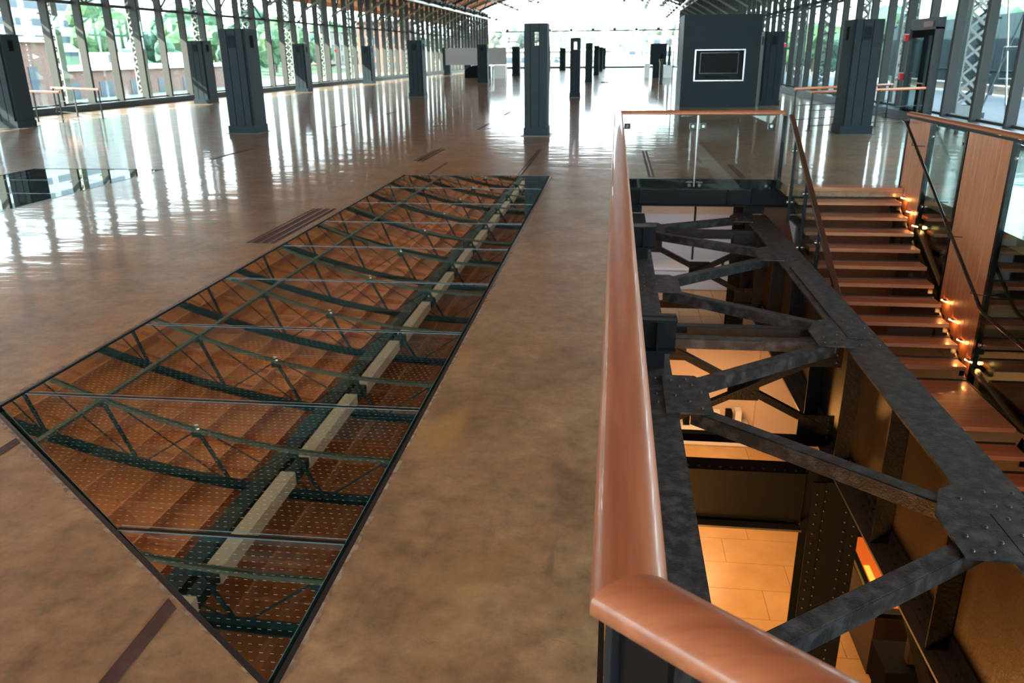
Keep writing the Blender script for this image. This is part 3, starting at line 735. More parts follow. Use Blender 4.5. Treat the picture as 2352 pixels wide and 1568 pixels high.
pk = MB().box(2.75, 2.95, 55, 55.3, 0.0, 1.4).box(2.6, 3.0, 54.9, 55.3, 0, 0.02).box(2.7, 3.0, 54.95, 55.2, 1.4, 1.55).build('black_pedestal', M['black']); tag(pk, 'slim black pedestal between the far partition and the television wall', 'pedestal')
bag = MB()
for i in range(9):
    t0, t1 = math.pi * i / 9, math.pi * (i + 1) / 9
    bag.add([(-0.8 - 0.26 * math.cos(t0), 59.2, 0.16 * math.sin(t0)), (-0.8 - 0.26 * math.cos(t1), 59.2, 0.16 * math.sin(t1)), (-0.8 - 0.26 * math.cos(t1), 59.7, 0.13 * math.sin(t1)), (-0.8 - 0.26 * math.cos(t0), 59.7, 0.13 * math.sin(t0))], [(0, 1, 2, 3)], True)
bag.box(-1.05, -0.55, 59.22, 59.68, 0, 0.05)
tag(bag.build('cloth_bundle', M['tarp']), 'small dark bundle lying on the shiny floor right of the centre columns', 'bundle')
# counter on the far left
ct = thing('reception_counter', (-10, 72, 0), 'pale panelled counter against the left wall, far down the hall', 'counter')
MB().box(-10.5, -9.5, 72, 73.2, 0, 1.05).build('front_panel', M['white'], ct); MB().box(-11.0, -10.7, 72.3, 73.2, 0, 1.0).build('end_panel', M['unit'], ct)
MB().box(-15.0, -9.6, 73.4, 73.6, 1.1, 2.5).build('screen_wall', M['concwall'], ct)
MB().box(-10.75, -10.62, 71.8, 71.9, 0, 1.15).build('post', M['steel'], ct)
cv = MB(); pr = []
for i in range(11): t = math.pi * i / 10; pr.append((math.cos(t) * 1.1, math.sin(t) ** 0.6 * 1.05 if 0 < i < 10 else 0))
vs = [(-12.3 + a, y, z) for y in (73.7, 74.9) for a, z in pr]; n = 11
cv.add(vs, [tuple(range(n)), tuple(reversed(range(n, 2 * n)))] + [(i, (i + 1) % n, n + (i + 1) % n, n + i) for i in range(n)])
tag(cv.build('covered_bulk', M['tarp']), 'rounded dark covered object beside the far counter', 'cover')

# ------------------------------------------------------------------ door, alarms, ramps
dr = structure('door_1', (8.6, 25, 0))
MB().box(8.42, 8.62, 24.0, 24.12, 0, 2.5).box(8.42, 8.62, 26.0, 26.12, 0, 2.5).box(8.42, 8.62, 24.0, 26.12, 2.45, 2.75).build('door_frame', M['paint'], dr)
lf = MB().box(8.47, 8.55, 24.12, 24.4, 0.02, 2.45).box(8.47, 8.55, 24.85, 25.05, 0.02, 2.45).box(8.47, 8.55, 24.4, 24.85, 0.02, 0.3).box(8.47, 8.55, 24.4, 24.85, 2.3, 2.45).box(8.47, 8.55, 25.05, 26.0, 0.02, 0.3).box(8.47, 8.55, 25.05, 26.0, 2.25, 2.45)
lf.build('door_leaf', M['tarp'], dr)
MB().box(8.50, 8.52, 24.4, 24.85, 0.3, 2.3).box(8.50, 8.52, 25.05, 26.0, 0.3, 2.25).build('door_pane', M['darkglass'], dr)
MB().tube([(8.40, 24.3, 1.05), (8.40, 24.95, 1.05)], 0.02).build('push_bar', M['steel'], dr)
MB().box(8.40, 8.43, 24.3, 25.0, 2.52, 2.66).build('closer_plate', mat('closer_plate', (0.2, 0.12, 0.12), 0.5), dr)
for x, y, z, t in ((8.40, 26.25, 2.26, 'upper red alarm box on the right wall beside the door'), (8.40, 26.25, 1.19, 'lower red alarm box on the right wall beside the door'),
                   (8.38, 44.4, 2.22, 'red alarm box high on the right wall, further back'),
                   (-20.55, 26.4, 2.38, 'upper red alarm box at the left edge of the photo'), (-20.55, 26.4, 1.27, 'lower red alarm box at the left edge of the photo'),
                   (-19.7, 58.0, 2.3, 'small red alarm box on the left wall, nearest of the distant ones'), (-19.2, 76.8, 2.28, 'small red alarm box on the left wall by the second left-centre column'),
                   (-18.7, 93.7, 2.2, 'small red alarm box on the left wall, furthest')):
    o = thing('fire_alarm', (x, y, z), t, 'fire alarm', 'red fire alarm boxes on the side walls')
    MB().box(x - 0.07, x + 0.07, y - 0.07, y + 0.02, z - 0.09, z + 0.09).build('alarm_body', M['red'], o, bevel=0.012)
    MB().box(x - 0.07, x + 0.07, y - 0.05, y + 0.02, z + 0.09, z + 0.11).build('lens', M['white'], o)
def rail_line(name, pts_top, posts, lab, low=True):
    o = thing(name, (pts_top[0][0], pts_top[0][1], 0), lab, 'railing')
    MB().tube(pts_top, 0.035, 8).build('handrail', M['orangewood'], o)
    for (x, y) in posts: MB().box(x - 0.02, x + 0.02, y - 0.02, y + 0.02, 0, pts_top[0][2]).box(x - 0.09, x + 0.09, y - 0.06, y + 0.06, 0, 0.01).build('post', M['paint'], o)
    if low:
        a, b = pts_top[0], pts_top[-1]
        for z in (0.12, 0.5): MB().tube([(a[0], a[1], z), (b[0], b[1], z)], 0.012, 6).build('cable', M['paint'], o)
rail_line('ramp_railing', [(-20.0, 25.6, 0.95), (-17.4, 24.4, 0.95)], [(-18.8, 25.05), (-17.5, 24.45), (-20.0, 25.6)], 'near ramp railing with orange wood rail by the left edge of the photo')
rail_line('ramp_railing', [(-20.4, 28.2, 0.95), (-17.3, 26.3, 0.95)], [(-18.9, 27.25), (-17.4, 26.4), (-20.2, 28.0)], 'rear ramp railing with orange wood rail by the left edge of the photo')
rail_line('ramp_railing', [(4.9, 21.9, 0.95), (8.35, 24.0, 0.95)], [(4.95, 21.95), (8.2, 23.9), (6.9, 23.1)], 'near ramp railing with thin orange rail, passing behind the right air column')
rail_line('ramp_railing', [(4.9, 23.9, 0.95), (8.3, 26.6, 0.95)], [(4.95, 23.95), (8.2, 26.5), (6.8, 25.4)], 'rear ramp railing with thin orange rail, passing behind the right air column')
rd = thing('tension_rods', (9.5, 22, 0), 'pair of crossing steel tension rods outside the right glass wall', 'rods')
MB().tube([(9.6, 23.6, 5.0), (9.6, 21.7, -0.05)], 0.025, 6).build('rod', M['steel'], rd); MB().tube([(9.6, 20.5, 5.0), (9.6, 23.4, 0.3)], 0.025, 6).build('rod', M['steel'], rd)
MB().box(9.5, 9.7, 23.3, 23.5, 0.0, 0.35).build('anchor', M['paint'], rd)

# ------------------------------------------------------------------ stair opening: old girders
ZG = -0.55; ZBOT = -1.79
def girder(x, hw, y_a, y_b, lab, stiff_ys, stiff_side, nm='plate_girder', offs=0.0):
    g = thing(nm, (x, y_b, ZBOT), lab, 'girder', 'riveted plate girders in the stair opening')
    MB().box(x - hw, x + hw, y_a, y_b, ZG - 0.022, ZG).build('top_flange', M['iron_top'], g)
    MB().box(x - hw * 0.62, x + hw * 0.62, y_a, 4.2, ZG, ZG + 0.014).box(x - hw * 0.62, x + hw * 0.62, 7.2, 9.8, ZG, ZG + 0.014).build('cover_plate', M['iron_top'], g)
    MB().box(x - 0.008, x + 0.008, y_a, y_b, ZBOT + 0.02, ZG - 0.02).build('web', M['web'], g)
    MB().box(x - hw, x + hw, y_a, y_b, ZBOT, ZBOT + 0.022).build('bottom_flange', M['flange'], g)
    for s in (-1, 1):
        MB().box(min(x, x + s * 0.10), max(x, x + s * 0.10), y_a, y_b, ZG - 0.035, ZG - 0.022).box(min(x + s * 0.008, x + s * 0.022), max(x + s * 0.008, x + s * 0.022), y_a, y_b, ZG - 0.13, ZG - 0.03)\
            .box(min(x, x + s * 0.10), max(x, x + s * 0.10), y_a, y_b, ZBOT + 0.022, ZBOT + 0.035).box(min(x + s * 0.008, x + s * 0.022), max(x + s * 0.008, x + s * 0.022), y_a, y_b, ZBOT + 0.03, ZBOT + 0.14).build('flange_angle', M['flange'], g)
    s = stiff_side
    for y in stiff_ys:
        st = MB().box(min(x + s * 0.022, x + s * (hw - 0.02)), max(x + s * 0.022, x + s * (hw - 0.02)), y - 0.007, y + 0.007, ZBOT + 0.03, ZG - 0.03)
        st.box(min(x + s * 0.008, x + s * 0.022), max(x + s * 0.008, x + s * 0.022), y, y + 0.085, ZBOT + 0.03, ZG - 0.03).build('stiffener', M['iron'], g)
    rv = MB()
    for y in stiff_ys:
        for q in range(14): rv.rivet((x + s * 0.022, y + 0.045, ZBOT + 0.08 + q * 0.084), (s, 0, 0))
    yy = y_a
    while yy < y_b:
        rv.rivet((x + s * 0.022, yy, ZBOT + 0.09), (s, 0, 0), 0.014, 0.011); rv.rivet((x + s * 0.06, yy + 0.03, ZBOT + 0.036), (0, 0, 1), 0.012, 0.01)
        rv.rivet((x + s * 0.022, yy, ZG - 0.09), (s, 0, 0), 0.014, 0.011)
        yy += 0.105
    for y in list(NODES):
        for dx_ in (-0.12, -0.04, 0.04, 0.12):
            for dyy in (-0.32, -0.16, 0, 0.16, 0.32):
                if random.random() < 0.75: rv.rivet((x + dx_, y + dyy, ZG + (0.014 if abs(dx_) < hw * 0.62 and (7.2 < y + dyy < 9.8 or y + dyy < 4.2) else 0)), (0, 0, 1), 0.014, 0.010)
    tag(rv.build('rivets', M['rivet'], g), kind='stuff')
    return g
LN = [2.65, 5.75, 8.9, 12.0]; RN = [1.0, 4.15, 7.35, 10.5, 12.95]
NODES = RN
XR, XLG = 2.28, 0.345
girder(XR, 0.18, -3.5, 13.2, 'long riveted plate girder on the right side of the stair opening, beside the stair', [13.0 - 1.21 * k for k in range(13)], -1)
NODES = LN
girder(XLG, 0.185, -3.5, 13.2, 'long riveted plate girder on the left side of the stair opening, under the wooden handrail', [13.0 - 1.21 * k for k in range(13)], 1)

# gusset plates and zigzag bracing in the plane of the top flanges
lb = thing('top_bracing', (1.3, 6, ZG), 'flat zigzag of riveted angle braces and gusset plates joining the two girder tops', 'bracing')
def gusset(poly, rows):
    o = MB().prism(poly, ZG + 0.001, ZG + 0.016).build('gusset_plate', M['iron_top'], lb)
    rv = MB()
    for x, y in rows: rv.rivet((x, y, ZG + 0.016), (0, 0, 1), 0.015, 0.011)
    tag(rv.build('rivets', M['rivet'], o), kind='stuff')
for y in LN:
    gusset([(0.44, y - 0.36), (0.78, y - 0.36), (0.78, y + 0.22), (0.70, y + 0.36), (0.44, y + 0.36)],
           [(0.70, y - 0.28), (0.62, y - 0.16), (0.52, y - 0.05), (0.66, y + 0.16), (0.56, y + 0.12), (0.72, y + 0.02), (0.62, y + 0.28), (0.50, y + 0.24)])
for y in RN:
    gusset([(2.16, y - 0.42), (1.86, y - 0.40), (1.86, y + 0.02), (1.98, y + 0.30), (2.16, y + 0.42)],
           [(1.92, y - 0.34), (1.94, y - 0.20), (2.02, y - 0.34), (2.08, y - 0.1), (2.06, y + 0.2), (2.1, y - 0.25)])
def angle(p, q, parent, w=0.085, h=0.10, m='iron_top', nm='brace_angle'):
    p = Vector(p); q = Vector(q); d = (q - p).normalized(); side = Vector((d.y, -d.x, 0)).normalized()
    mb = MB().bar(p, q, w, 0.014, (0, 0, 1))
    off = side * (-(w / 2)) ; dz = Vector((0, 0, -h / 2))
    a = MB(); a.bar(p + off + dz, q + off + dz, 0.014, h, (0, 0, 1))
    mb.add(a.v, a.f)
    off2 = side * (w / 2); a2 = MB(); a2.bar(p + off2 + dz, q + off2 + dz, 0.014, h, (0, 0, 1)); mb.add(a2.v, a2.f)
    return mb.build(nm, M[m], parent)
zz = ZG - 0.008
segs = [((0.60, 2.9), (2.0, 3.95)), ((0.66, 5.5), (1.98, 4.35)), ((0.66, 6.0), (1.98, 7.05)), ((0.62, 8.68), (2.0, 7.65)), ((0.62, 9.1), (1.98, 10.3)), ((0.62, 11.75), (2.0, 10.75)), ((0.62, 12.2), (2.05, 13.0)),
        ((0.60, 2.4), (1.9, 1.2))]
for a, b in segs: angle((a[0], a[1], zz), (b[0], b[1], zz), lb, 0.10, 0.10)
# upright cross frames between the girders
def cross_frame(y, lab):
    c = thing('cross_brace', (1.3, y, ZBOT), lab, 'bracing', 'X-braced frames between the girders')
    x0, x1, zt_, zb_ = 0.42, 2.22, ZG - 0.05, ZBOT + 0.10
    angle((x0, y + 0.12, zt_ + 0.02), (x1, y + 0.12, zt_ + 0.02), c, 0.09, 0.12, 'iron', 'top_strut')
    MB().box(x0, x1, y + 0.02, y + 0.034, zb_ - 0.09, zb_ + 0.03).box(x0, x1, y - 0.06, y + 0.03, zb_ + 0.018, zb_ + 0.03).build('bottom_strut', M['iron'], c)
    for s in (1, -1):
        p = Vector((x0 + 0.12, y + 0.05 * s, zt_ - 0.16)); q = Vector((x1 - 0.12, y + 0.05 * s, zb_ + 0.12))
        if s < 0: p.z, q.z = q.z, p.z
        MB().bar(p, q, 0.014, 0.085, (0, 0, 1)).bar(p + Vector((0, -0.03, 0.04)), q + Vector((0, -0.03, 0.04)), 0.075, 0.012).build('diagonal', M['iron'], c)
    zc = (zt_ + zb_) / 2 - 0.02
    pl = MB().box(1.18, 1.48, y - 0.012, y + 0.012, zc - 0.13, zc + 0.13).build('centre_plate', M['iron'], c)
    rv = MB()
    for dx_, dz in ((-0.09, 0.07), (0.09, -0.07), (0.09, 0.07), (-0.09, -0.07), (0, 0)): rv.rivet((1.33 + dx_, y - 0.012, zc + dz), (0, -1, 0))
    tag(rv.build('rivets', M['rivet'], pl), kind='stuff')
    for (a, b, c0, c1) in ((x0, x0 + 0.34, zt_ - 0.30, zt_ - 0.02), (x1 - 0.42, x1, zt_ - 0.32, zt_ - 0.02), (x0, x0 + 0.3, zb_, zb_ + 0.24), (x1 - 0.34, x1, zb_ - 0.02, zb_ + 0.26)):
        g = MB().box(a, b, y - 0.008, y + 0.008, c0, c1).build('corner_plate', M['iron'], c)
        rv = MB()
        for q in range(3):
            rv.rivet((a + 0.05 + (b - a - 0.1) * q / 2, y - 0.008, c1 - 0.04), (0, -1, 0)); rv.rivet((b - 0.05 if b > 1.5 else a + 0.05, y - 0.008, c0 + 0.05 + 0.08 * q), (0, -1, 0))
        tag(rv.build('rivets', M['rivet'], g), kind='stuff')
cross_frame(7.42, 'X-braced cross frame between the girders in the middle of the opening')
cross_frame(11.95, 'X-braced cross frame between the girders near the far end of the opening')
# double strut at the middle frame
ds = lb
angle((0.56, 7.12, ZG - 0.01), (2.05, 7.12, ZG - 0.01), ds, 0.10, 0.09, 'iron_top', 'cross_strut')
rv = MB(); 
for q in range(4): rv.rivet((1.72 + 0.1 * q, 7.064, ZG - 0.06), (0, -1, 0))
tag(rv.build('rivets', M['rivet'], ds), kind='stuff')
# heavy cross beam on a riveted post under the right girder
hb = thing('cross_beam', (1.3, 7.0, -2.4), 'deep dark riveted cross beam below the middle cross frame', 'beam')
MB().box(0.45, 1.90, 6.99, 7.01, -2.40, ZBOT - 0.01).build('web', M['beamdark'], hb)
MB().box(0.45, 1.90, 6.88, 7.12, -2.42, -2.40).build('bottom_flange', M['flange'], hb); MB().box(0.45, 1.90, 6.88, 7.12, ZBOT - 0.02, ZBOT - 0.003).build('top_flange', M['beamdark'], hb)
rv = MB()
for q in range(6): rv.rivet((1.86, 6.99, -1.87 - 0.09 * q), (0, -1, 0))
for q in range(14): rv.rivet((0.6 + 0.1 * q, 6.94, ZBOT - 0.003), (0, 0, 1))
tag(rv.build('rivets', M['rivet'], hb), kind='stuff')
MB().box(1.78, 1.90, 6.975, 6.99, -2.38, -1.82).build('end_angle', M['beamdark'], hb)
def post(x, y, lab):
    p = thing('riveted_post', (x, y, -5.0), lab, 'post', 'riveted posts below the girders')
    zt_ = ZBOT - 0.003
    MB().box(x - 0.20, x + 0.20, y - 0.22, y + 0.22, -5.0, -4.94).build('base_plate', M['beamdark'], p)
    MB().box(x - 0.008, x + 0.008, y - 0.14, y + 0.14, -4.94, zt_).build('web', M['beamdark'], p)
    MB().box(x - 0.22, x + 0.22, y - 0.155, y - 0.14, -4.94, zt_).box(x - 0.22, x + 0.22, y + 0.14, y + 0.155, -4.94, zt_).build('flange', M['beamdark'], p)
    MB().box(x - 0.23, x - 0.12, y - 0.17, y - 0.155, -4.94, -2.6).box(x + 0.12, x + 0.23, y - 0.17, y - 0.155, -3.1, zt_).box(x - 0.23, x - 0.12, y - 0.17, y - 0.155, -2.6, zt_).build('flange_angle', M['beamdark'], p)
    rv = MB(); z = -4.85
    while z < -1.85:
        rv.rivet((x - 0.18, y - 0.17, z), (0, -1, 0)); rv.rivet((x - 0.10, y - 0.155, z + 0.03), (0, -1, 0)); rv.rivet((x + 0.10, y - 0.155, z + 0.03), (0, -1, 0))
        if z > -3.1: rv.rivet((x + 0.18, y - 0.17, z), (0, -1, 0))
        z += 0.105
    tag(rv.build('rivets', M['rivet'], p), kind='stuff')
post(2.14, 6.9, 'riveted iron post standing on the tan tiles in the middle of the opening')
pf = thing('riveted_post', (2.30, 13.9, -3.0), 'dark iron post on the mezzanine floor behind the far end of the right girder', 'post', 'riveted posts below the girders')
MB().box(2.15, 2.45, 14.35, 14.37, -3.0, -0.15).box(2.15, 2.45, 14.57, 14.59, -3.0, -0.15).box(2.29, 2.31, 14.37, 14.57, -3.0, -0.15).build('section', M['beamdark'], pf)
rv = MB()
for q in range(24):
    for dx_ in (-0.11, 0.11): rv.rivet((2.30 + dx_, 14.35, -2.9 + 0.11 * q), (0, -1, 0))
tag(rv.build('rivets', M['rivet'], pf), kind='stuff')

# floor beams: the far one across the opening and the sawn-off stubs under the handrail
def ibeam(mb, x0, x1, y, z0=-0.45, z1=-0.14, fw=0.10):
    mb.box(x0, x1, y - fw, y + fw, z1 - 0.02, z1).box(x0, x1, y - fw, y + fw, z0, z0 + 0.02).box(x0, x1, y - 0.008, y + 0.008, z0, z1)
    return mb
fb = thing('floor_beam', (1.3, 13.42, -0.45), 'dark steel beam across the far end of the stair opening under the glass guard', 'beam')
ibeam(MB(), -0.3, 2.9, 13.42).build('section', M['beamdark'], fb)
MB().box(0.44, 0.46, 13.33, 13.50, -0.43, -0.16).box(1.86, 1.88, 13.33, 13.50, -0.43, -0.16).box(2.24, 2.26, 13.33, 13.50, -0.43, -0.16).build('stiffener', M['beamdark'], fb)
MB().box(XR - 0.14, XR + 0.14, 13.26, 13.44, -0.55, -0.45).box(XLG - 0.14, XLG + 0.14, 13.26, 13.44, -0.55, -0.45).build('bearing', M['beamdark'], fb)
for y, t in ((10.15, 'further'), (6.38, 'nearer')):
    s = thing('beam_stub', (0.2, y, -0.45), 'sawn-off steel beam end on the left girder under the handrail, %s of two' % t, 'beam', 'beam stubs on the left girder')
    ibeam(MB(), -0.3, 0.56, y, -0.42, -0.13, 0.095).build('section', M['beamdark'], s)
    MB().box(0.40, 0.415, y - 0.09, y + 0.09, -0.40, -0.15).build('stiffener', M['beamdark'], s)
    MB().box(0.20, 0.47, y - 0.10, y + 0.10, -0.549, -0.42).build('bearing', M['beamdark'], s)
edge = fl
MB().box(0.0, 0.02, 1.2, 13.3, -0.14, 0.0).build('left_trim', M['black'], edge)
MB().box(0.02, 2.62, 13.28, 13.30, -0.14, 0.0).build('far_trim', M['black'], edge)

# ------------------------------------------------------------------ glass guard with wooden handrail round the opening
gd = thing('opening_guardrail', (0.05, 1.17, 0), 'glass guard with broad reddish wooden handrail wrapping around the stair opening', 'guardrail')
prof = []
for i in range(13):
    t = math.pi * i / 12; prof.append((0.068 * math.cos(t), 0.012 + 0.042 * math.sin(t)))
prof += [(-0.068, -0.006), (0.068, -0.006)]
ZR = 1.018
c0 = Vector((0.052, 1.175, ZR)); dgl = Vector((1, -0.79, 0)).normalized()
MB().sweep(prof, [(0.052, 13.20, ZR), c0, ], False).build('handrail_dummy', M['rail_y'], gd)
for o in list(gd.children): bpy.data.objects.remove(o)
def mitre_rail(p0, p1, n0, n1, m, nm='handrail'):
    """rail from p0 to p1; ends cut by vertical planes containing directions n0 / n1"""
    p0 = Vector(p0); p1 = Vector(p1); d = (p1 - p0); d.z = 0; d.normalize(); side = Vector((d.y, -d.x, 0))
    rings = []
    for p, n in ((p0, n0), (p1, n1)):
        rg = []
        for a, b in prof:
            v = p + side * a
            if n is not None:
                n = Vector(n).normalized()        # v + d*t lies on line p + s*n
                den = d.x * n.y - d.y * n.x
                t = -((v - p).x * n.y - (v - p).y * n.x) / den
                v = v + d * t
            rg.append(Vector((v.x, v.y, p.z + b)))
        rings.append(rg)
    n_ = len(prof); vs = rings[0] + rings[1]
    mb = MB().add(vs, [(k, (k + 1) % n_, n_ + (k + 1) % n_, n_ + k) for k in range(n_)], True)
    mb.add(rings[0], [tuple(range(n_))]); mb.add(rings[1], [tuple(reversed(range(n_)))])
    o = mb.build(nm, m, gd)
    me = o.data
    return o
bis = (Vector((0, -1, 0)) - dgl)                 # mitre direction at the near corner
pend = c0 + dgl * 5.4
mitre_rail((0.052, 13.2, ZR), c0, (1, 1, 0), bis, M['rail_y'])
mitre_rail(c0, pend, bis, None, M['rail_x'])
mitre_rail((0.052, 13.2, ZR), (2.60, 13.2, ZR), (1, 1, 0), None, M['rail_x'])
def gpane(a, b, y, z0, z1): return MB().box(a, b, y - 0.006, y + 0.006, z0, z1).build('pane', M['glass'], gd)
gpane(0.12, 1.28, 13.24, -0.16, 0.99); gpane(1.32, 2.50, 13.24, -0.16, 0.99)
MB().box(1.292, 1.308, 13.27, 13.31, -0.12, 0.99).build('post', M['steel'], gd)
for x in (0.20, 1.22, 1.38, 2.42):
    for z in (0.83, -0.09):
        cl = MB().box(x - 0.05, x + 0.05, 13.22, 13.262, z - 0.045, z + 0.045).build('clamp', M['black'], gd)
        MB().tube([(x, 13.22, z), (x, 13.20, z)], 0.024, 10).build('bolt', M['chrome'], cl)
MB().box(2.54, 2.60, 13.0, 13.26, -0.1, 1.0).build('corner_post', M['black'], gd)
# left run of panes and posts, hung outside the floor edge
for a, b in ((1.35, 3.3), (3.35, 5.3), (5.35, 7.3), (7.35, 9.3), (9.35, 11.25), (11.3, 13.1)):
    MB().box(0.046, 0.058, a, b, -0.10, 0.99).build('pane', M['glass'], gd)
    MB().box(0.03, 0.08, a - 0.035, a - 0.015, -0.12, 0.99).build('post', M['black'], gd)
def dp(s, off, z): v = c0 + dgl * s + Vector((dgl.y, -dgl.x, 0)) * off; return (v.x, v.y, z)
nrm = Vector((-dgl.y, dgl.x, 0))
def dplate(s0, s1, o0, o1, z0, z1, nm, m):
    pts = [dp(s0, o0, 0), dp(s1, o0, 0), dp(s1, o1, 0), dp(s0, o1, 0)]
    return MB().prism([(p[0], p[1]) for p in pts], z0, z1).build(nm, M[m], gd)
dplate(0.0, 0.10, 0.0, 0.02, -0.1, 1.0, 'corner_plate', 'black'); dplate(0.135, 0.15, -0.01, 0.03, 0.0, 1.0, 'fin', 'frame')
dplate(-0.02, -0.005, -0.02, 0.04, 0.0, 1.0, 'fin', 'frame')
dplate(0.16, 2.6, -0.02, -0.01, -0.1, 0.96, 'steel_panel', 'black'); dplate(0.24, 2.6, 0.03, 0.045, 0.0, 0.86, 'inner_plate', 'black')
MB().tube([dp(0.20, 0.02, 0.90), dp(0.32, 0.03, 0.88), dp(2.4, 0.03, 0.70)], 0.028, 10).build('lower_tube', M['black'], gd)
dplate(2.6, 4.6, -0.006, 0.006, -0.1, 0.99, 'pane', 'glass')

# ------------------------------------------------------------------ staircase
RISE, GO = 0.157, 0.324
st = thing('staircase', (3.4, 12.5, -1.7), 'open-riser staircase with reddish wooden treads descending towards the viewer', 'staircase')
MB().box(2.66, 4.26, 12.50, 12.78, -0.05, 0.006).build('top_nosing', M['tread'], st)
def tread(n, y_front, z, dpt=0.27, x0=2.72, x1=4.17):
    o = MB().box(x0, x1, y_front, y_front + dpt, z - 0.048, z).build('tread', M['tread'], st, bevel=0.004)
    MB().box(x0, x1, y_front + dpt, y_front + dpt + 0.018, z - 0.05, z + 0.016).build('back_strip', M['nosing'], o)
    MB().box(x0, x0 + 0.06, y_front + 0.02, y_front + dpt, z - 0.12, z - 0.05).box(x1 - 0.06, x1, y_front + 0.02, y_front + dpt, z - 0.12, z - 0.05).build('bracket', M['black'], o)
for n in range(1, 11): tread(n, 12.51 - GO * n, -RISE * n)
ZL = -RISE * 11
ld = MB().box(2.72, 4.17, 7.95, 9.22, ZL - 0.05, ZL).build('landing', M['tread'], st, bevel=0.004)
MB().box(2.72, 4.17, 9.22, 9.24, ZL - 0.05, ZL + 0.016).build('back_strip', M['nosing'], ld)
for n in range(1, 13): tread(11 + n, 7.95 - GO * n, ZL - RISE * n)
for x in (2.69, 4.20):
    m = MB()
    m.bar((x, 12.7, -0.22), (x, 9.2, -0.22 - RISE / GO * 3.5), 0.02, 0.24).bar((x, 9.25, ZL - 0.13), (x, 7.8, ZL - 0.13), 0.02, 0.24).bar((x, 7.9, ZL - 0.15), (x, 4.2, ZL - 0.15 - RISE / GO * 3.7), 0.02, 0.24)
    m.build('stringer', M['black'], st)
# stair guard on the opening side
sg = thing('stair_guardrail', (2.62, 12.7, 0), 'sloping dark brown stair handrail on flat steel posts with glass, between girder and treads', 'guardrail')
sl = RISE / GO
def rz(y): return 1.04 - (12.80 - y) * sl * 1.02
MB().bar((2.62, 12.80, 1.02), (2.62, 9.1, rz(9.1) - 0.02), 0.07, 0.045).bar((2.62, 9.12, rz(9.1) - 0.02), (2.62, 7.9, rz(9.1) - 0.02), 0.07, 0.045).bar((2.62, 7.92, rz(9.1) - 0.02), (2.62, 4.6, rz(9.1) - 0.02 - 3.3 * sl), 0.07, 0.045).build('handrail', M['brownrail'], sg, bevel=0.006)
for y in (12.3, 11.35, 10.4, 9.5):
    zt_ = rz(y) - 0.04
    p = MB().box(2.60, 2.645, y - 0.012, y + 0.012, zt_ - 1.25, zt_).build('post', M['unit'], sg)
    for z in (zt_ - 0.2, zt_ - 0.95): MB().tube([(2.58, y + 0.05, z), (2.67, y + 0.05, z)], 0.02, 8).box(2.60, 2.64, y, y + 0.08, z - 0.035, z + 0.035).build('clamp', M['chrome'], p)
for a, b in ((12.26, 11.4), (11.31, 10.45), (10.36, 9.55)):
    za, zb2 = rz(a) - 0.08, rz(b) - 0.08
    vs = [(x, y, z) for x in (2.615, 2.625) for y, z in ((a, za), (b, zb2), (b, zb2 - 1.12), (a, za - 1.12))]
    MB().add(vs, [(0, 1, 2, 3), (7, 6, 5, 4), (0, 4, 5, 1), (1, 5, 6, 2), (2, 6, 7, 3), (3, 7, 4, 0)]).build('pane', M['glass'], sg)
# right-hand guard: wood panels, glass, cap rail
pp = thing('stair_parapet', (4.3, 12.7, 0), 'stair side wall of vertical wood boards and glass panes under wooden cap rail', 'guard wall')
capm = MB().sweep([(0.055 * math.cos(math.pi * i / 8), 0.01 + 0.035 * math.sin(math.pi * i / 8)) for i in range(9)] + [(-0.055, -0.01), (0.055, -0.01)], [(4.31, 12.80, 1.03), (4.31, 1.0, 1.03)])
capm.build('cap_rail', M['rail_y'], pp)
MB().box(4.27, 4.35, 1.0, 12.75, 0.985, 1.02).build('cap_channel', M['unit'], pp)
def zs(y): return min(0, -(12.51 - y) * sl) if y > 9.2 else (ZL if y > 7.95 else ZL - (7.95 - y) * sl)
for a, b in ((12.70, 11.86), (10.60, 9.44), (7.85, 6.7), (5.4, 4.2)):
    wp = MB().box(4.295, 4.325, b, a, zs(b) - 0.30, 0.985).build('panel_back', M['nosing'], pp)
    nb = round((a - b) / 0.117); w = (a - b) / nb
    for i in range(nb):
        MB().box(4.278, 4.296, b + i * w + 0.003, b + (i + 1) * w - 0.003, zs(b + (i + .5) * w) - 0.28, 0.985).build('board', M['panel'], wp, bevel=0.003)
for y in (12.73, 11.82, 10.64, 9.40, 7.89, 6.66, 5.44):
    MB().box(4.27, 4.33, y - 0.028, y + 0.028, zs(y) - 0.9, 0.985).build('frame_post', M['black'], pp)
for a, b in ((11.78, 10.68), (9.36, 7.93), (6.62, 5.48)):
    g = MB().box(4.30, 4.312, b, a, zs(b) - 0.25, 0.96).build('pane', M['darkglass'], pp)
    for yy in (a - 0.06, b + 0.06):
        for z in (0.82, zs(yy) + 0.25): MB().tube([(4.29, yy, z), (4.27, yy, z)], 0.022, 10).build('bolt', M['chrome'], g)
    ch = MB().bar((4.285, a, zs(a) - 0.12), (4.285, b, zs(b) - 0.12), 0.03, 0.05).build('glass_channel', M['steel'], pp)
tag(MB().box(4.372, 4.40, -2.2, 12.6, -5, -0.002).build('dark_backing', M['black'], None), 'added black sheet below the floor edge behind the right stair glass', 'backing sheet')  # black sheet added so the stair glass shows dark behind it
hr = thing('wall_handrail', (4.15, 12.3, 0.9), 'thin dark tubular handrail bracketed off the wood-and-glass stair side wall', 'handrail')
def hz(y): return 0.96 - (12.40 - y) * 0.535
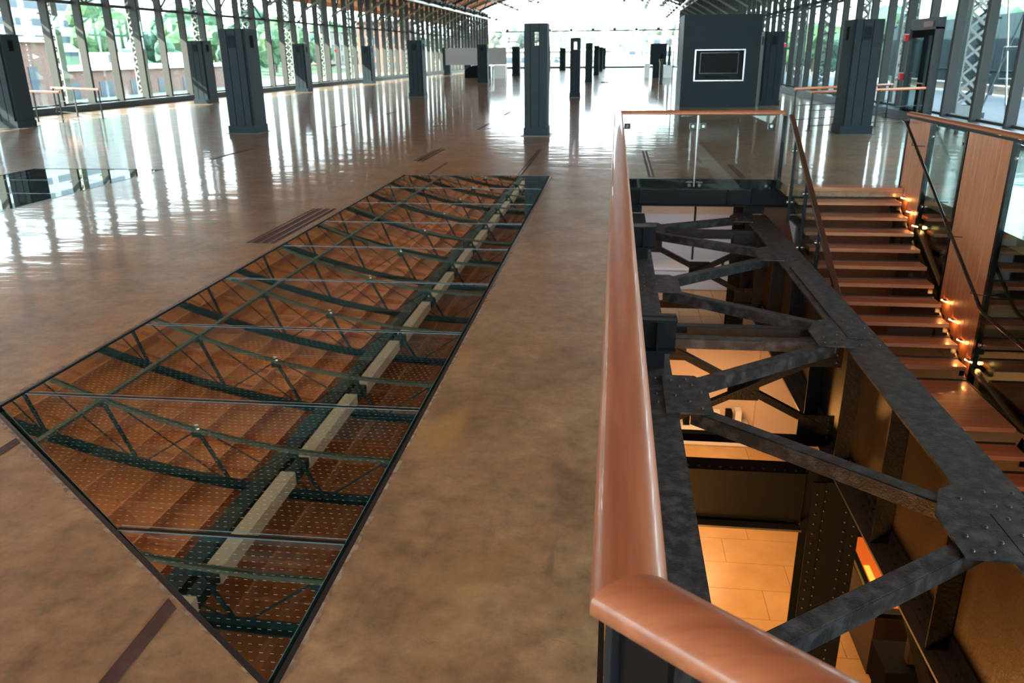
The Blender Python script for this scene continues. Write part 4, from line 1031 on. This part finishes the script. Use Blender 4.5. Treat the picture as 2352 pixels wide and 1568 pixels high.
MB().tube([(4.24, 12.62, 0.93), (4.16, 12.62, 0.95), (4.13, 12.52, 0.96), (4.12, 12.36, 0.95), (4.12, 9.12, hz(9.12)), (4.12, 9.0, hz(9.05)), (4.12, 7.9, hz(9.05) - 0.06), (4.12, 7.7, hz(9.05) - 0.16), (4.12, 5, hz(9.05) - 1.4)], 0.021, 10).build('rail', M['black'], hr)
for y in (12.0, 10.9, 10.3, 9.4, 8.5):
    z = hz(y) if y > 9 else hz(9.05) - 0.03
    MB().tube([(4.12, y, z - 0.02), (4.12, y, z - 0.07), (4.20, y - 0.02, z - 0.08), (4.28, y - 0.04, z - 0.08)], 0.007, 6).build('bracket', M['black'], hr)
# tread lights
k_ = 0
for y in (12.36, 12.06, 11.76, 10.36, 10.04, 9.72, 9.42, 7.70, 7.38):
    z = zs(y) - 0.05
    k_ += 1
    o = thing('step_light', (4.25, y, z), 'small glowing step light at the right tread ends, %s from the top' % (['first'] + ORD[1:])[k_ - 1], 'light', 'step lights along the stair')
    MB().box(4.222, 4.265, y - 0.045, y + 0.045, z + 0.012, z + 0.02).build('housing', M['black'], o)
    MB().tube([(4.225, y + 0.05, z), (4.262, y - 0.05, z)], 0.008, 8).build('lens', M['bulb'], o)
    warm_lamp('step_lamp', (4.235, y - 0.01, z - 0.02), 0.22, (1.0, 0.42, 0.12), 0.02, kind='POINT')

# ------------------------------------------------------------------ lower level
lf_ = structure('floor_lower', (0, 0, -5)); 
MB().box(-4, 9, -4, 19, -5.12, -5.012).build('grout_bed', M['grout'], lf_)
tm = MB().box(0.003, 1.197, 0.003, 0.607, -0.012, 0.0)
t0 = tm.build('tile', M['tile'], lf_, base=(0, 0, 0)); t0.location = (-9, -9, -5)
t0.location = (0, 0, 0); first_t = True
for j in range(0, 22):
    y = 0.92 + 0.61 * j
    for i in range(0, 6):
        x = -0.6 + 1.2 * i + (0.4 * (j % 3))
        if first_t: t0.location = (x, y, 0); first_t = False
        else: sub(None, t0.data, 'tile', lf_, (x, y, 0))
wlw = structure('wall_lower', (0, 0, -5))
MB().box(-0.35, -0.25, -4, 19, -5, -0.15).build('left_side', M['darkwall'], wlw)
MB().box(6.5, 6.6, -4, 19, -5, -0.15).build('right_side', M['darkwall'], wlw)
MB().box(-4, 9, -4.1, -4.0, -5, -0.15).build('near_side', M['darkwall'], wlw)
MB().box(-0.3, 4.4, 14.2, 14.35, -5, -3.0).build('mezzanine_front', M['plaster'], wlw)
MB().box(2.78, 4.4, 14.08, 14.199, -5, -3.0).build('return_wall', M['plaster'], wlw)
MB().box(4.4, 6.6, 13.9, 14.0, -5, -2.31).build('stair_side_wall', M['brownwall'], wlw)
MB().box(2.50, 6.6, 13.62, 13.72, -2.3, -0.15).build('stair_back_wall', M['brownwall'], wlw)
mz = structure('floor_mezzanine', (1, 16, -3))
MB().box(-0.3, 6.5, 14.2, 18.5, -3.12, -3.012).build('slab', M['grout'], mz)
for i in range(16):
    for j in range(7):
        if i == 0 and j == 0: tt = MB().box(0.004, 0.396, 0.004, 0.596, -0.012, 0).build('tile', M['tile'], mz, base=(0, 0, 0)); tt.location = (-1.2, -1.78, 0)
        else: sub(None, tt.data, 'tile', mz, (-1.2 + 0.4 * i, -1.78 + 0.6 * j, 0))
wu = structure('wall_mezzanine', (1.5, 18.5, -3))
MB().box(-0.3, 6.5, 18.5, 18.6, -3, -1.55).build('lower_panel', M['whitewall'], wu); MB().box(-0.3, 6.5, 18.5, 18.6, -1.55, -0.15).build('upper_panel', M['plaster'], wu)  # orange light on the upper wall put into its peach colour
MB().box(1.86, 1.90, 18.46, 18.5, -3, -0.2).build('joint_post', M['black'], wu)
ct2 = thing('display_counter', (2.2, 17.6, -3), 'pale blue-white counter with small figures below the far beam', 'counter')
MB().box(0.9, 3.4, 17.3, 18.0, -2.99, -2.55).build('body', M['whitewall'], ct2); MB().box(0.85, 3.45, 17.25, 18.05, -2.55, -2.50).build('top', M['white'], ct2)
for i, x in enumerate((2.45, 2.62, 2.78, 2.95)):
    f = MB().box(x - 0.03, x + 0.03, 17.5, 17.56, -2.498, -2.42).tube([(x, 17.53, -2.42), (x, 17.53, -2.36 + 0.03 * (i % 2))], 0.018, 6).box(x - 0.05, x + 0.05, 17.51, 17.55, -2.40, -2.385)
    tag(f.build('figurine', M['paint']), 'tiny dark figurine on the pale counter below, %s from the left' % (['first'] + ORD[1:])[i], 'figurine', 'figurines on the lower counter')
cab = thing('low_cabinet', (1.9, 13.9, -5), 'low white cabinet against the peach wall down below, behind the bracing', 'cabinet')
MB().box(1.2, 2.65, 13.75, 14.18, -4.99, -4.62).build('body', M['white'], cab)
for i, x in enumerate((1.45, 1.62, 1.80, 2.0, 2.22, 2.38)):
    b = MB().box(x, x + 0.11, 13.8, 14.0, -4.618, -4.36 + 0.03 * (i % 3)).box(x - 0.005, x + 0.115, 13.795, 13.81, -4.618, -4.58)
    tag(b.build('box_file', M['white'] if i % 2 else M['tarp']), ('white' if i % 2 else 'dark') + ' upright box on the low white cabinet, %s from the left' % (['first'] + ORD[1:])[i], 'box', 'boxes on the low cabinet')
ex = thing('exhibit_display', (3.3, 9.3, -5), 'slanted exhibit case with a glowing orange and yellow picture on the lower floor', 'display case')
def slant(x0, x1, y0, y1, z0, z1, th, nm, m, par):
    vs = [(x0, y0, z0), (x1, y0, z0), (x1, y1, z1), (x0, y1, z1)]; vs += [(x, y, z - th) for x, y, z in vs]
    return MB().add(vs, [(0, 1, 2, 3), (7, 6, 5, 4), (0, 4, 5, 1), (1, 5, 6, 2), (2, 6, 7, 3), (3, 7, 4, 0)]).build(nm, m, par)
MB().box(3.15, 3.9, 8.0, 9.5, -5, -4.15).build('case', M['darkwall'], ex)
slant(3.14, 3.92, 7.95, 9.55, -4.10, -4.0, 0.06, 'top_frame', M['black'], ex)
slant(3.2, 3.50, 8.05, 9.35, -4.085, -3.998, 0.01, 'picture', M['display'], ex)
slant(3.21, 3.28, 8.3, 8.9, -4.06, -4.03, 0.01, 'picture', M['display2'], ex)
MB().box(3.45, 3.8, 8.1, 8.6, -4.05, -3.94).build('control_box', M['black'], ex)
e2 = thing('bench_stand', (3.2, 7.3, -5), 'dark angular stand on the lower floor below the near brace', 'stand')
MB().box(2.95, 3.6, 7.0, 7.5, -4.5, -4.1).build('body', M['tarp'], e2)
MB().box(3.0, 3.1, 7.05, 7.15, -5, -4.5).box(3.45, 3.55, 7.35, 7.45, -5, -4.5).box(3.0, 3.1, 7.35, 7.45, -5, -4.5).build('leg', M['tarp'], e2)
MB().box(3.2, 3.3, 7.15, 7.25, -4.1, -3.6).build('mast', M['darkwall'], e2)

# ------------------------------------------------------------------ outside
og = structure('ground_outside', (0, 0, -1.6))
MB().box(-64, -21.0, -40, 420, -1.9, -1.6).build('ballast', M['ground'], og)
MB().box(-24.5, -21.2, -22, YF, -0.5, -0.1).build('side_platform', M['outdeck'], og)
MB().box(9.4, 17.2, -22, 150, -0.3, -0.06).build('deck', M['outdeck'], og)
MB().box(17.2, 300, -40, 420, -1.9, -1.6).build('verge', M['ground'], og)
MB().box(-64, 60, YF + 0.5, 520, -1.95, -1.61).build('far_ground', M['ground'], og)
MB().add([(-62, -40, -1.7), (-62, 520, -1.7), (-160, 520, 7), (-160, -40, 7)], [(0, 1, 2, 3)]).build('hillside', M['grass'], og)
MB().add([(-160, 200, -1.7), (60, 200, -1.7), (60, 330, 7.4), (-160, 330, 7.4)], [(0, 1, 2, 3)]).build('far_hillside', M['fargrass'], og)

def make_tree(m, seed):
    rnd = random.Random(seed)
    root = thing('tree', (0, 0, 0), '', 'tree', None, local=True)
    MB().tube([(0, 0, 0), (0.1, 0, 1.5), (0.0, 0.1, 3.2)], 0.22, 6).build('trunk', M['bark'], root)
    import bmesh
    bm = bmesh.new()
    for q in range(9):
        a = rnd.uniform(0, 6.28); rr = rnd.uniform(0.2, 1.7); c = Vector((rr * math.cos(a), rr * math.sin(a), rnd.uniform(2.2, 5.4))); r = rnd.uniform(0.9, 1.6)
        ret = bmesh.ops.create_icosphere(bm, subdivisions=2, radius=r)
        for v in ret['verts']:
            v.co = v.co * rnd.uniform(0.78, 1.18) + c
    me = bpy.data.meshes.new('foliage'); bm.to_mesh(me); bm.free(); me.materials.append(m)
    o = bpy.data.objects.new('foliage', me); COL.objects.link(o); o.parent = root
    return root
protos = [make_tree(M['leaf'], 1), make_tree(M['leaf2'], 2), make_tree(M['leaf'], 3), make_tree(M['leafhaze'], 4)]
used = set()
PLACED = []
def tree(i, loc, s, rot, lab, grp):
    if any(math.hypot(loc[0] - a, loc[1] - b) < 2.9 * (s + c) * 0.93 for a, b, c in PLACED): return
    PLACED.append((loc[0], loc[1], s))
    if i not in used: t = protos[i]; used.add(i)
    else: t = copy_tree(protos[i], loc)
    t.location = loc; t.scale = (s, s, s); t.rotation_euler = (0, 0, rot); t['label'] = lab; t['group'] = grp
rnd = random.Random(5)
cnt = 0
for row, (x0, sc) in enumerate(((-70, 1.15), (-84, 1.4), (-100, 1.6))):
    y = 84 + row * 9
    while y < 330:
        x = x0 + rnd.uniform(-4, 4); z = -1.7 + (-x - 62) * 0.089 - 0.3
        if not (row == 0 and y < 106) and not (row == 1 and y < 128) and not (row == 2 and y < 175) and not (208 < y < 238 and row < 2):
            tree(cnt % 3, (x, y, z), sc * rnd.uniform(0.75, 1.25), rnd.uniform(0, 6), 'one of the sunlit green trees on the hillside beyond the left glass wall', 'trees on the left hillside'); cnt += 1
        y += rnd.uniform(6.5, 10) * (1 + row * 0.1)
for q in range(60):
    tree(q % 3, (24 + rnd.uniform(-2, 30), 46 + q * 2.6, -1.7), rnd.uniform(0.7, 1.15), rnd.uniform(0, 6), 'one of the pale green trees beyond the right glass wall', 'trees beyond the right wall')
for q in range(44):
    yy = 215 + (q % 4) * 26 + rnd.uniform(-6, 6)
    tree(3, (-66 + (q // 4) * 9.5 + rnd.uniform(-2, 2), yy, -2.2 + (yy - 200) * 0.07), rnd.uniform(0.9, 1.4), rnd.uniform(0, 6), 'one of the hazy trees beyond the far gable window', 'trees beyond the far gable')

def building(name, x0, x1, y0, y1, z0, z1, m, lab, face, rows, cols, ww, wh, band=None, wmat='winblue'):
    b = thing(name, ((x0 + x1) / 2, (y0 + y1) / 2, z0), lab, 'building')
    MB().box(x0, x1, y0, y1, z0, z1).build('wall', M[m], b)
    MB().box(x0 - 0.4, x1 + 0.4, y0 - 0.4, y1 + 0.4, z1, z1 + 0.35).build('roof_edge', M[band or m], b)
    H = z1 - z0
    wm = {}
    for r in range(rows):
        for c in range(cols):
            zc = z0 + H * (r + 0.55) / rows
            if face == 'x': yc = y0 + (y1 - y0) * (c + 0.5) / cols; mb = MB().box(x1 - 0.02, x1 + 0.06, -ww / 2 + yc, ww / 2 + yc, zc - wh / 2, zc + wh / 2)
            else: xc_ = x0 + (x1 - x0) * (c + 0.5) / cols; mb = MB().box(xc_ - ww / 2, xc_ + ww / 2, y0 - 0.06, y0 + 0.02, zc - wh / 2, zc + wh / 2)
            mb.build('window', M[wmat], b)
    return b
building('parking_garage', -140, -110, 100, 172, 1, 25, 'concwall', 'large white concrete building with bands of dark windows, top left', 'x', 8, 9, 6.2, 1.3)
building('tall_building', -150, -125, 176, 200, 4, 34, 'concwall', 'plain pale building right of the white banded one', 'x', 8, 5, 2.2, 1.6)
building('brick_building', -58, -45, 46, 62.5, -3, 3.2, 'brick', 'small red brick building with a white cornice at the left edge', 'x', 1, 4, 1.0, 2.0, 'white')
building('low_building', -62, -50, 64, 112, -3, 0.9, 'brick', 'long low flat-roofed building with a white roof band outside the left wall', 'x', 1, 9, 2.2, 1.4, 'white')
for i, (y, l, x) in enumerate(((88, 4.2, -58), (94, 4.6, -58.5), (105, 4.6, -58), (75, 2.2, -57))):
    u = thing('rooftop_unit', (x, y, 1.25), 'white rooftop box on the low building, %s from the left' % (['second', 'third', 'fourth', 'first'][i]), 'rooftop unit', 'white boxes on the low roof')
    MB().box(x - 1.5, x, y, y + l, 1.26, 2.6).build('casing', M['white'], u); MB().box(x, x + 0.05, y + l * 0.7, y + l * 0.95, 1.5, 2.4).build('vent', M['paint'], u)
building('brick_house', -82, -74, 214, 232, 0, 8, 'tan', 'tan building among the trees, far along the left wall', 'x', 3, 5, 1.2, 1.4)
building('far_warehouse', -30, 0, 190, 198, -1.6, 2.6, 'tan', 'hazy tan low building beyond the far gable, left part', 'y', 1, 8, 1.6, 1.2, 'white')
building('far_block', 2, 20, 186, 198, -1.6, 5.0, 'concwall', 'hazy pale block beyond the far gable, right part', 'y', 3, 7, 1.4, 1.1)
building('far_tower', -58, -48, 186, 198, -1.6, 9.0, 'brick', 'faint reddish building in the haze beyond the far gable', 'y', 4, 4, 1.0, 1.2)
lt = thing('white_trailer', (1, 160, -1.6), 'long white trailer parked outside beyond the far gable', 'trailer')
MB().box(-2.5, 7.5, 160, 162.5, -0.6, 1.6).build('body', M['white'], lt)
for x in (-1.5, -0.3, 6.0): MB().tube([(x, 159.95, -1.1), (x, 160.4, -1.1)], 0.5, 12).build('wheel', M['black'], lt)
fn = thing('far_fence', (-6, YF + 8, -1.6), 'dark metal fence along the ground outside the far gable', 'fence')
for q in range(60): MB().box(-20 + q * 0.5, -19.95 + q * 0.5, YF + 8, YF + 8.05, -1.6, 1.0).build('picket', M['paint'], fn)
MB().box(-20, 10, YF + 7.98, YF + 8.06, 0.9, 0.98).build('rail', M['paint'], fn)
bw = thing('metal_screen_wall', (17, 40, 0), 'dark blue metal screen wall outside beyond the right glass', 'wall')
for q in range(26):
    y = 22 + q * 1.35
    MB().box(17.0, 17.12, y, y + 1.32, 0.42, 3.4).build('panel', M['bluewall'], bw)
for q in range(10): MB().box(17.1, 17.25, 22 + q * 3.8, 22.15 + q * 3.8, -0.06, 3.4).build('post', M['paint'], bw)
MB().box(16.95, 17.0, 22, 57, 1.0, 1.06).build('rail', M['paint'], bw)
MB().box(17.6, 18.6, 22, 57, -0.06, 0.3).build('kerb_wall', M['tan'], bw)

for o in bpy.data.objects:
    if '_w' in o: del o['_w']
